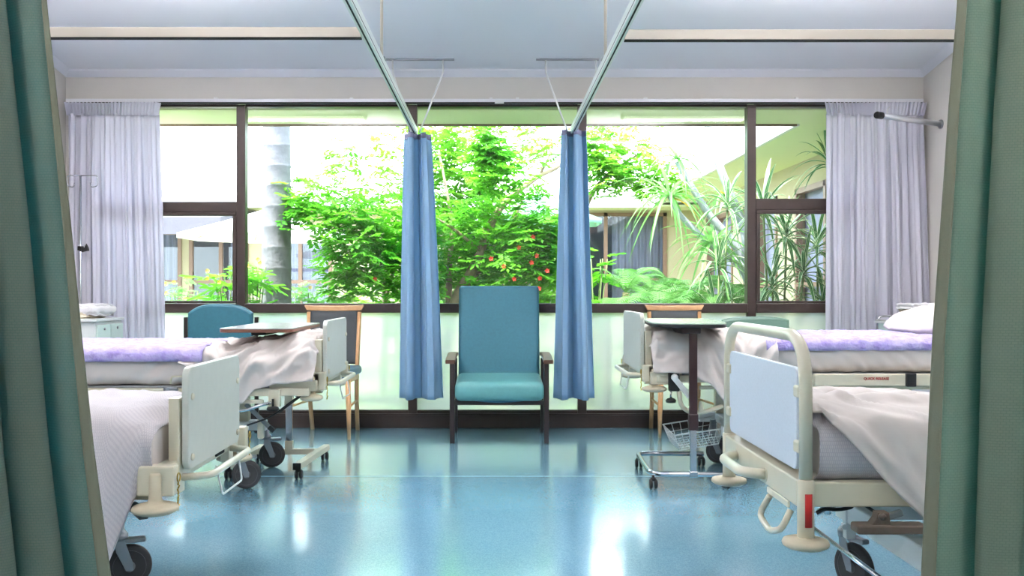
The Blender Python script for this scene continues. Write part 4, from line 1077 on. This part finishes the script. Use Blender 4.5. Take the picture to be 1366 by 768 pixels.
# this building's own eave
t = thing('eave', 'pale painted eave of the ward building above the windows', 'roof', (-1.5, 7.8, 2.5))
t['kind'] = 'structure'
MB().box(-9, 3.4, YW+.14, 8.03, 2.488, 2.52).build('soffit', M['soffit'], t)
MB().box(-9, 2.60, 8.03, 8.06, 2.470, 2.70, .003).build('fascia', M['winframe'], t)
MB().box(-9, 3.6, YW+.14, 8.03, 2.55, 2.72).build('roof_slab', M['roof'], t)
# right wing
t = thing('building', 'long low cream rendered building with brown windows wrapped round the far side of the courtyard', 'building', (4.2, 11.5, 0))
WX = 3.42
b = MB()
wins = [(8.7, 10.6), (11.3, 12.8), (13.4, 15.0)]
ys = 7.45
for a, c in wins: b.box(WX, WX+.2, ys, a, -.1, 2.49); b.box(WX, WX+.2, a, c, -.1, .7); b.box(WX, WX+.2, a, c, 2.2, 2.49); ys = c
b.box(WX, WX+.2, ys, 15.75, -.1, 2.49); b.build('wall', M['render'], t)
for a, c in wins:
    b = MB()
    for y in (a, (a+c)/2-.03, c-.06): b.box(WX-.02, WX+.05, y, y+.06, .7, 2.2)
    b.box(WX-.02, WX+.05, a, c, .7, .76); b.box(WX-.02, WX+.05, a, c, 2.14, 2.2); b.box(WX-.018, WX+.04, a, c, 1.1, 1.15)
    w = b.build('window', M['winframe'], t)
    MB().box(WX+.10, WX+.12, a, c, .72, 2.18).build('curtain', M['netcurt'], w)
MB().box(2.62, WX+.3, 8.03, 15.75, 2.488, 2.52).build('soffit', M['soffit'], t)
MB().box(2.58, 2.62, 8.03, 15.0, 2.47, 2.66, .004).build('fascia', M['fascia'], t)
b = MB(); b.prism([(2.58, 2.66), (6.5, 4.0), (6.5, 3.9), (2.62, 2.55)], 'Y', 8.03, 15.2); b.build('roof', M['roof'], t)
# back range of the same building
WY = 15.75
wins = [(-6.9, -5.25, .75, 2.05), (-5.12, -4.12, .75, 2.05), (-3.85, -2.72, .75, 2.05), (-.6, .9, .75, 2.1), (1.55, 2.90, .78, 2.36)]
b = MB(); xs_ = -13
for x0, x1, z0, z1 in wins: b.box(xs_, x0, WY, WY+.2, -.1, 2.5); b.box(x0, x1, WY, WY+.2, -.1, z0); b.box(x0, x1, WY, WY+.2, z1, 2.5); xs_ = x1
b.box(xs_, 6, WY, WY+.2, -.1, 2.5); b.build('wall', M['render'], t)
MB().box(-13, 6, WY+2.2, WY+2.3, -.1, 2.5).build('inner_wall', M['darkroom'], t)
for i, (x0, x1, z0, z1) in enumerate(wins):
    b = MB()
    for x in (x0, x1-.06, x0+(x1-x0)*(.22 if i == 4 else .5)): b.box(x, x+.06, WY-.03, WY+.05, z0, z1)
    b.box(x0, x1, WY-.03, WY+.05, z0, z0+.06); b.box(x0, x1, WY-.03, WY+.05, z1-.06, z1)
    b.box(x0, x1, WY-.028, WY+.04, z0+.42, z0+.48)
    w = b.build('window', M['winframe'], t)
    MB().box(x0, x1, WY+.01, WY+.015, z0, z1).build('pane', M['glass'], w)
    cx0, cx1 = (x0+.45, x1) if i == 4 else ((x0+.1, x1-.1) if i == 2 else (x1-.35, x1-.02))
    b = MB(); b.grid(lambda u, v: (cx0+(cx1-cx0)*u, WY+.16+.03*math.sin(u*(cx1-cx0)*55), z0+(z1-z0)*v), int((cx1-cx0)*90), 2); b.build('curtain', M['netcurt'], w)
MB().box(-13, 3.4, 15.02, WY, 2.40, 2.43).build('soffit', M['soffit'], t)
MB().box(-13, 2.58, 14.98, 15.02, 2.38, 2.58, .004).build('fascia', M['fascia'], t)
MB().prism([(15.0, 2.58), (20, 4.3), (20, 4.2), (15.0, 2.46)], 'X', -13, 7).build('roof', M['roof'], t)
b = MB(); b.prism([(13.7, 1.88), (13.75, 1.88), (WY, 2.32), (WY, 2.39), (13.7, 2.13)], 'X', -7.3, -4.0); b.build('shingle_awning', M['shingle'], t)
for x in (-7.2, -5.1): MB().box(x, x+.07, 13.76, 13.83, -.1, 1.9).build('awning_post', M['winframe'], t)

# garden umbrellas
def umbrella(cx, cy, za, zr, r, m, lab, n=8):
    t = thing('garden_umbrella', lab, 'umbrella', (cx, cy, -.08))
    b = MB(); V = [(cx, cy, za)]; Fc = []
    for k in range(n):
        a = 2*PI*(k+.5)/n; V.append((cx+r*.5*math.cos(a), cy+r*.5*math.sin(a), (za+zr)/2-.01)); V.append((cx+r*math.cos(a), cy+r*math.sin(a), zr)); V.append((cx+r*math.cos(a), cy+r*math.sin(a), zr-.06))
    for k in range(n):
        i = 1+3*k; j = 1+3*((k+1) % n); Fc += [(0, i, j), (i, i+1, j+1, j), (i+1, i+2, j+2, j+1)]
    b.poly(V, Fc); b.build('canopy', m, t, solid=.006)
    MB().tube([(cx, cy, -.08), (cx, cy, za+.04)], .02).build('pole', M['wood'], t)
    b = MB()
    for k in range(n): a = 2*PI*(k+.5)/n; b.tube([(cx, cy, za-.04), (cx+r*math.cos(a), cy+r*math.sin(a), zr-.01)], .006, 6)
    b.build('rib', M['wood'], t)
umbrella(-2.95, 12.2, 2.12, 1.78, 1.12, M['canvasw'], 'white garden umbrella open behind the palm trunk')
umbrella(.62, 13.4, 2.46, 2.05, .95, M['canvasg'], 'pale green garden umbrella open behind the leafy tree')

# palm trunk
def palm():
    p0 = at(369, 500, 9.2); t = thing('palm_tree', 'thick grey ringed palm trunk standing outside the left windows', 'tree', (p0.x, 9.2, -.1))
    b = MB(); prof = []; z = -.1
    while z < 4.6:
        r = .143-.004*max(0, z-1)-.006*max(0, z-2)
        prof += [(r, z), (r*.99, z+.05), (r*.985, z+.16), (r*1.02, z+.172), (r*1.02, z+.182), (r, z+.19)]; z += .2
    b.lathe([(.001, -.1)]+prof, (p0.x, 9.2, 0), n=32)
    for v in b.bm.verts: v.co.z += .012*nz(v.co.x*9, v.co.y*9, v.co.z*2)
    b.build('trunk', M['bark'], t)
    b = MB()
    for k in range(16):
        a = 2.4*k; frond(b, (p0.x, 9.2, 4.6), a, 1.9, .8+.2*math.sin(k), .35, 26, .02)
    b.build('crown', M['leaf3'], t)
def frond(b, base, az, L_, rise, wid, n, pw, droop=1.0, zig=False):
    # arching pinnate leaf
    base = Vector(base); d = Vector((math.cos(az), math.sin(az), 0)); sd = Vector((-d.y, d.x, 0)); pts = []
    for k in range(n+1):
        u = k/n; pts.append(base+d*(L_*(u-.12*u*u))+Vector((0, 0, L_*(rise*u-droop*rise*1.15*u*u))))
    b.tube(pts, [.006*(1-.8*k/n) for k in range(n+1)], 4, cap=False)
    V, Fc = [], []
    for k in range(2, n):
        u = k/n; w = wid*math.sin(PI*min(1, u*.93+.10))**.8; p = pts[k]; tg = (pts[k+1]-pts[k-1]).normalized()
        for s_ in (-1, 1):
            dr = (sd*s_+tg*.45+Vector((0, 0, -.18))).normalized(); e = p+dr*w; i = len(V); q = tg*pw*.5
            m_ = p+dr*w*.5+Vector((0, 0, .012))
            V.extend([p-q, p+q, m_+q*.9, e, m_-q*.9]); Fc.append((i, i+1, i+2, i+3, i+4))
    b.poly(V, Fc)
palm()

def leaves(b, centres, n, L0, W0, rs, nl=9, droop=.35):
    V, Fc = [], []
    tot = sum(c[4] for c in centres)
    for (cx, cy, cz, r, dens) in centres:
        for _ in range(int(n*dens/tot)):
            while True:
                q = Vector((rs.uniform(-1, 1), rs.uniform(-1, 1), rs.uniform(-1, 1)))
                if q.length < 1: break
            p = Vector((cx, cy, cz))+q*r
            az = rs.uniform(0, 2*PI); d = Vector((math.cos(az), math.sin(az)*.8, rs.uniform(-.6, .35)-droop*.3)).normalized()
            sd = d.cross(Vector((0, 0, 1))).normalized(); up = sd.cross(d); l_ = L0*rs.uniform(.75, 1.25); st = l_*.42
            for k in range(nl):
                s_ = 1 if k % 2 else -1; o = p+d*st*(k//2+(.3 if k % 2 else 0))
                dd = (d*.75+sd*s_*.9+up*rs.uniform(-.3, .25)) if k < nl-1 else d
                dd = dd.normalized(); w = dd.cross(up).normalized()*W0*rs.uniform(.8, 1.2)*.5; i = len(V)
                lf = l_*rs.uniform(.8, 1.15); mid = o+dd*lf*.45; f = up*(-W0*.25)
                V.extend([o, mid+w, o+dd*lf*.8+w*.5, o+dd*lf-up*lf*.1, o+dd*lf*.8-w*.5, mid-w, mid+f]); Fc.append((i, i+1, i+2, i+3, i+6)); Fc.append((i, i+6, i+3, i+4, i+5))
    b.poly(V, Fc)
def C(px, py_, Y, r, dens): p = at(px, py_, Y); return (p.x, p.y, p.z, r/F*Y, dens)
rs = random.Random(11)
def tree():
    Y = 9.7; o = at(606, 401, Y)
    t = thing('leafy_tree', 'bright green leafy tree with pale forked trunks outside the middle windows', 'tree', (o.x, Y, -.1))
    P = lambda L_: [at(a, c, Y+dy) for a, c, dy in L_]
    b = MB()
    def limb(L_, r0, r1):
        p = fillet(P(L_), .25, 4); n = len(p); b.tube(p, [r0+(r1-r0)*k/(n-1) for k in range(n)], 8)
    limb([(585, 530, 0), (606, 401, 0), (630, 362, 0), (641, 335, -.1), (657, 292, -.1), (677, 265, 0), (720, 233, .2), (750, 222, .3), (765, 180, .3)], .065, .016)
    limb([(590, 520, .1), (599, 401, .1), (599, 354, .1), (604, 307, .2), (599, 270, .2), (585, 200, .3)], .04, .012)
    limb([(606, 401, 0), (622, 375, .1), (660, 350, .2), (690, 325, .2)], .03, .01)
    limb([(655, 335, -.1), (670, 318, -.1), (688, 290, 0), (698, 262, 0)], .022, .008)
    limb([(512, 520, .2), (514, 401, .2), (507, 340, .2), (490, 290, .2), (440, 250, .2)], .03, .01)
    limb([(514, 401, .2), (530, 340, .1), (560, 270, 0), (575, 220, 0)], .022, .008)
    limb([(720, 233, .2), (735, 205, .2), (742, 170, .3)], .016, .006)
    limb([(641, 335, -.1), (600, 300, -.3), (540, 270, -.4)], .02, .007)
    b.build('trunk', M['branch'], t)
    near = [C(405, 262, 9.2, 30, .8), C(395, 282, 9.1, 24, .5), C(430, 285, 9.2, 40, 1.5), C(470, 300, 9.3, 55, 3), C(500, 345, 9.4, 60, 3.6), C(470, 335, 9.3, 45, 2), C(535, 300, 9.5, 55, 3), C(455, 215, 9.3, 26, .35), C(590, 330, 9.9, 70, 4),
            C(648, 200, 9.2, 22, 1.6), C(660, 230, 9.2, 32, 2.0), C(650, 175, 9.2, 14, .6), C(700, 255, 9.5, 30, .8), C(700, 330, 9.4, 50, 4), C(665, 360, 9.6, 50, 3), C(725, 300, 9.3, 30, 2), C(735, 350, 9.4, 36, 2.5), C(545, 375, 9.6, 45, 3), C(460, 382, 9.3, 26, 1), C(640, 300, 9.6, 45, 2.2), C(720, 190, 9.6, 40, .5)]
    b = MB(); leaves(b, near, 2200, .075, .034, rs); b.build('foliage', M['leaf'], t)
    far = [C(480, 230, 10.2, 55, .6), C(540, 200, 10.3, 60, 1.6), C(590, 190, 10.4, 50, 2.6), C(690, 190, 10.4, 50, 1.6), C(610, 230, 10.4, 50, 2), C(590, 260, 10.3, 60, 3), C(560, 320, 10.4, 80, 4), C(640, 330, 10.4, 80, 4), C(700, 380, 10.4, 60, 3), C(520, 380, 10.4, 70, 3), C(650, 260, 10.3, 40, 1.5), C(740, 380, 10.4, 40, 2), C(620, 380, 10.3, 60, 3)]
    b = MB(); leaves(b, far, 2000, .075, .036, rs); b.build('foliage', M['leaf2'], t)
    b = MB()
    for px, q in ((711, 316), (716, 341), (709, 350), (720, 371), (719, 385), (692, 330), (672, 355), (686, 372), (500, 372), (730, 361), (655, 345)):
        p = at(px, q, 9.05)
        for k in range(5):
            a = 2*PI*k/5; b.poly([p, p+Vector((.018*math.cos(a), -.01, .018*math.sin(a))), p+Vector((.026*math.cos(a+.5), -.004, .026*math.sin(a+.5))), p+Vector((.018*math.cos(a+1), -.01, .018*math.sin(a+1)))], [(0, 1, 2, 3)])
    b.build('blossom', M['flower'], t)
tree()
def tree2():
    Y = 10.2; o = at(830, 260, Y)
    t = thing('leafy_tree', 'smaller leafy tree with airy crown outside the right middle window', 'tree', (o.x-.6, Y, -.1))
    b = MB(); p = fillet([Vector((o.x-.7, Y, -.1)), at(765, 330, Y), at(790, 250, Y), at(835, 215, Y), at(880, 190, Y)], .3, 5); n = len(p)
    b.tube(p, [.04-.032*k/(n-1) for k in range(n)], 8); b.build('trunk', M['branch'], t)
    b = MB(); leaves(b, [C(800, 195, 10, 30, 2), C(845, 215, 10, 36, 2.4), C(815, 235, 10, 28, 2), C(885, 235, 10, 26, 1.2), C(860, 250, 10, 18, .8), C(790, 170, 10.3, 26, 1), C(850, 180, 10.3, 36, .5), C(905, 250, 10, 14, .4), C(780, 220, 10.3, 28, 1.5)], 560, .07, .034, rs); b.build('foliage', M['leaf2'], t)
tree2()

def shrub(px, py_, Y, r, n, m, lab, L0=.1, W0=.05, nl=7, flowers=0, nm='leafy_shrub'):
    c = C(px, py_, Y, r, 1); t = thing(nm, lab, 'shrub', (c[0], Y, -.08))
    b = MB()
    for k in range(6):
        a = 2*PI*k/6; b.tube([(c[0]+.04*math.cos(a), Y+.04*math.sin(a), -.08), (c[0]+c[3]*.3*math.cos(a), Y+c[3]*.3*math.sin(a), c[2]*.6), (c[0]+c[3]*.7*math.cos(a), Y+c[3]*.6*math.sin(a), c[2]+c[3]*.3)], .006, 5)
    b.build('stem', M['stem'], t)
    b = MB(); z = c[2]; cl = [(c[0], Y, z, c[3], 1)]
    zz_ = z-c[3]*.8
    while zz_ > .1: cl.append((c[0], Y, zz_, c[3]*1.05, .8)); zz_ -= c[3]*.8
    leaves(b, cl, n, L0, W0, rs, nl=nl, droop=0); b.build('foliage', m, t)
    if flowers:
        b = MB()
        for _ in range(flowers):
            p = Vector((c[0]+rs.uniform(-1, 1)*c[3], Y-c[3]*.9, z+rs.uniform(-.8, .8)*c[3]))
            for k in range(5):
                a = 2*PI*k/5; b.poly([p, p+Vector((.02*math.cos(a), -.01, .02*math.sin(a))), p+Vector((.02*math.cos(a+.9), -.01, .02*math.sin(a+.9)))], [(0, 1, 2)])
        b.build('blossom', M['yellow'], t)
shrub(304, 372, 8.7, 24, 70, M['leaf'], 'bright broad-leaved shrub with yellow blossoms outside the lower left window', .13, .06, 7, 4)
shrub(340, 362, 8.9, 20, 60, M['leaf'], 'bright broad-leaved shrub between the left mullion and the palm trunk', .12, .055, 7, 3)
shrub(246, 396, 9.3, 26, 120, M['leaf3'], 'soft pale shrub low at the left end of the garden', .05, .03, 9, 3)
shrub(405, 398, 9.6, 26, 110, M['leaf3'], 'soft pale shrub at the foot of the palm trunk', .06, .035, 9, 2)
shrub(435, 410, 9.8, 30, 120, M['leaf3'], 'pale shrub between the palm trunk and the leafy tree', .06, .03, 9, 0)
shrub(795, 352, 9.2, 22, 60, M['leaf'], 'bright green shrub just right of the right blue curtain', .09, .05, 7, 0)
shrub(560, 430, 9.2, 42, 200, M['leaf'], 'green shrub behind the frosted glass left of the armchair', .07, .035, 9, 0)
shrub(690, 440, 9.4, 42, 200, M['leaf'], 'green shrub behind the frosted glass right of the armchair', .07, .035, 9, 0)

def fern(px, Y, zc, L_, n, lab, ph):
    x = at(px, 0, Y).x; t = thing('fern', lab, 'fern', (x, Y, -.08))
    MB().tube([(x, Y, -.08), (x, Y, zc)], [.05, .035], 8).build('stem', M['branch'], t)
    b = MB()
    for k in range(n):
        a = ph+2.399*k; frond(b, (x, Y, zc), a, L_*(.8+.3*rs.random()), 1.0+.8*rs.random(), .15, 30, .012, droop=.85)
    b.build('fronds', M['fern'], t)
fern(835, 9.6, 1.04, .62, 10, 'tall fern with arching fronds in front of the curtained courtyard window', .3)
fern(880, 9.0, .80, .66, 12, 'spreading pale fern below the right middle window, nearest the curtain side', 1.2)
fern(945, 9.1, .82, .70, 12, 'spreading pale fern below the silver trunks', 2.2)
fern(905, 9.9, .92, .72, 11, 'fern growing behind the two spreading ferns', 3.3)
fern(810, 8.9, .76, .55, 10, 'low fern at the left end of the fern bed', .9)
fern(985, 9.4, .90, .70, 10, 'fern growing at the foot of the striped-leaf plants', 1.9)

def strapleaf(b, base, az, L_, rise, w, n=8, droop=1.):
    base = Vector(base); d = Vector((math.cos(az), math.sin(az), 0)); sd = Vector((-d.y, d.x, 0)); V, Fc, U = [], [], []
    for k in range(n+1):
        u = k/n; c = base+d*(L_*(.9*u if rise > 1 else u)*(1-.1*u))*(.55 if rise > 1.2 else 1)+Vector((0, 0, L_*(rise*u-droop*u*u*.9)))
        ww = w*math.sin(PI*(.12+.88*u)**.75)*.5+.0015; ww = max(.001, ww)
        V.extend([c-sd*ww+Vector((0, 0, ww*.5)), c, c+sd*ww+Vector((0, 0, ww*.5))]); U.extend([(0, u), (.5, u), (1, u)])
        if k:
            i = 3*k; Fc.append((i-3, i-2, i+1, i)); Fc.append((i-2, i-1, i+2, i+1))
    b.poly(V, Fc, U)
def rosette(b, base, n, L_, w, lo=-.1, hi=1.5):
    for k in range(n):
        f = k/n; strapleaf(b, Vector(base)+Vector((0, 0, .10*f)), 2.399*k+rs.uniform(-.2, .2), L_*rs.uniform(.8, 1.15), lo+(hi-lo)*f+rs.uniform(-.1, .1), w, droop=1.-.5*f)
def dracaena(x, Y, tops, lab):
    t = thing('dracaena', lab, 'plant', (x, Y, -.08)); st = MB(); b = MB()
    for dx, dy, z, L_, n in tops:
        st.tube(fillet([(x+dx*.2, Y+dy*.2, -.08), (x+dx*.7, Y+dy*.7, z*.5), (x+dx, Y+dy, z)], .3, 4), .010, 6)
        rosette(b, (x+dx, Y+dy, z-.05), n, L_, .034)
    st.build('stem', M['stem'], t); b.build('leaves', M['strap'], t)
x0 = at(1040, 0, 8.3).x
dracaena(x0, 8.35, [(-.13, 0, 1.78, .44, 26), (.10, .08, 1.55, .42, 26), (-.02, .1, 1.1, .40, 26), (.22, -.03, 1.22, .42, 24), (-.16, .0, .88, .36, 22)], 'tall striped-leaf plant filling the right end window')
dracaena(x0+.42, 8.45, [(.06, 0, 2.22, .36, 24), (-.02, .05, 1.45, .42, 24), (.0, -.05, .95, .38, 22)], 'striped-leaf plant with the highest tuft, beside the right window curtain')
dracaena(x0-.45, 8.75, [(.1, 0, 1.85, .42, 20), (.02, 0, 1.30, .40, 20), (-.02, 0, .85, .42, 22)], 'striped-leaf plant just left of the thick right mullion')
def silver():
    Y = 9.3; t = thing('silver_trunk_tree', 'slender tree with silver slanting trunks and long drooping leaves', 'tree', (at(1010, 0, Y).x, Y, -.08))
    b = MB()
    def limb(L_, r0, r1, Y_):
        p = fillet([at(a, c, Y_) for a, c in L_], .3, 5); n = len(p); b.tube(p, [r0+(r1-r0)*k/(n-1) for k in range(n)], 10)
    limb([(1020, 560), (1005, 370), (985, 330), (948, 290), (925, 253), (903, 215)], .055, .028, Y)
    limb([(1020, 540), (1000, 350), (993, 304), (967, 241), (950, 195), (940, 150), (936, 110)], .05, .032, Y+.1)
    limb([(1016, 560), (1000, 375), (985, 350), (945, 325), (905, 285), (893, 262)], .05, .022, Y-.1)
    b.build('trunk', M['palebark'], t)
    b = MB()
    for px, q, Y_, L_, n in ((893, 262, Y-.1, .62, 30), (903, 212, Y, .38, 22), (950, 325, Y-.25, .55, 34), (965, 262, Y+.05, .40, 18)):
        p = at(px, q, Y_)
        for k in range(n): f = k/n; strapleaf(b, p, 2.399*k, L_*rs.uniform(.8, 1.1), -.25+1.3*f, .032, droop=1.1-.4*f)
    b.build('leaves', M['leaf3'], t)
    b = MB()
    p = at(895, 265, Y-.1); strapleaf(b, p, -.15, .36, -.1, .035, droop=.8); p = at(950, 255, Y); strapleaf(b, p, .1, .25, -.05, .03, droop=.3)
    b.build('yellowed_leaf', M['orange'], t)
silver()
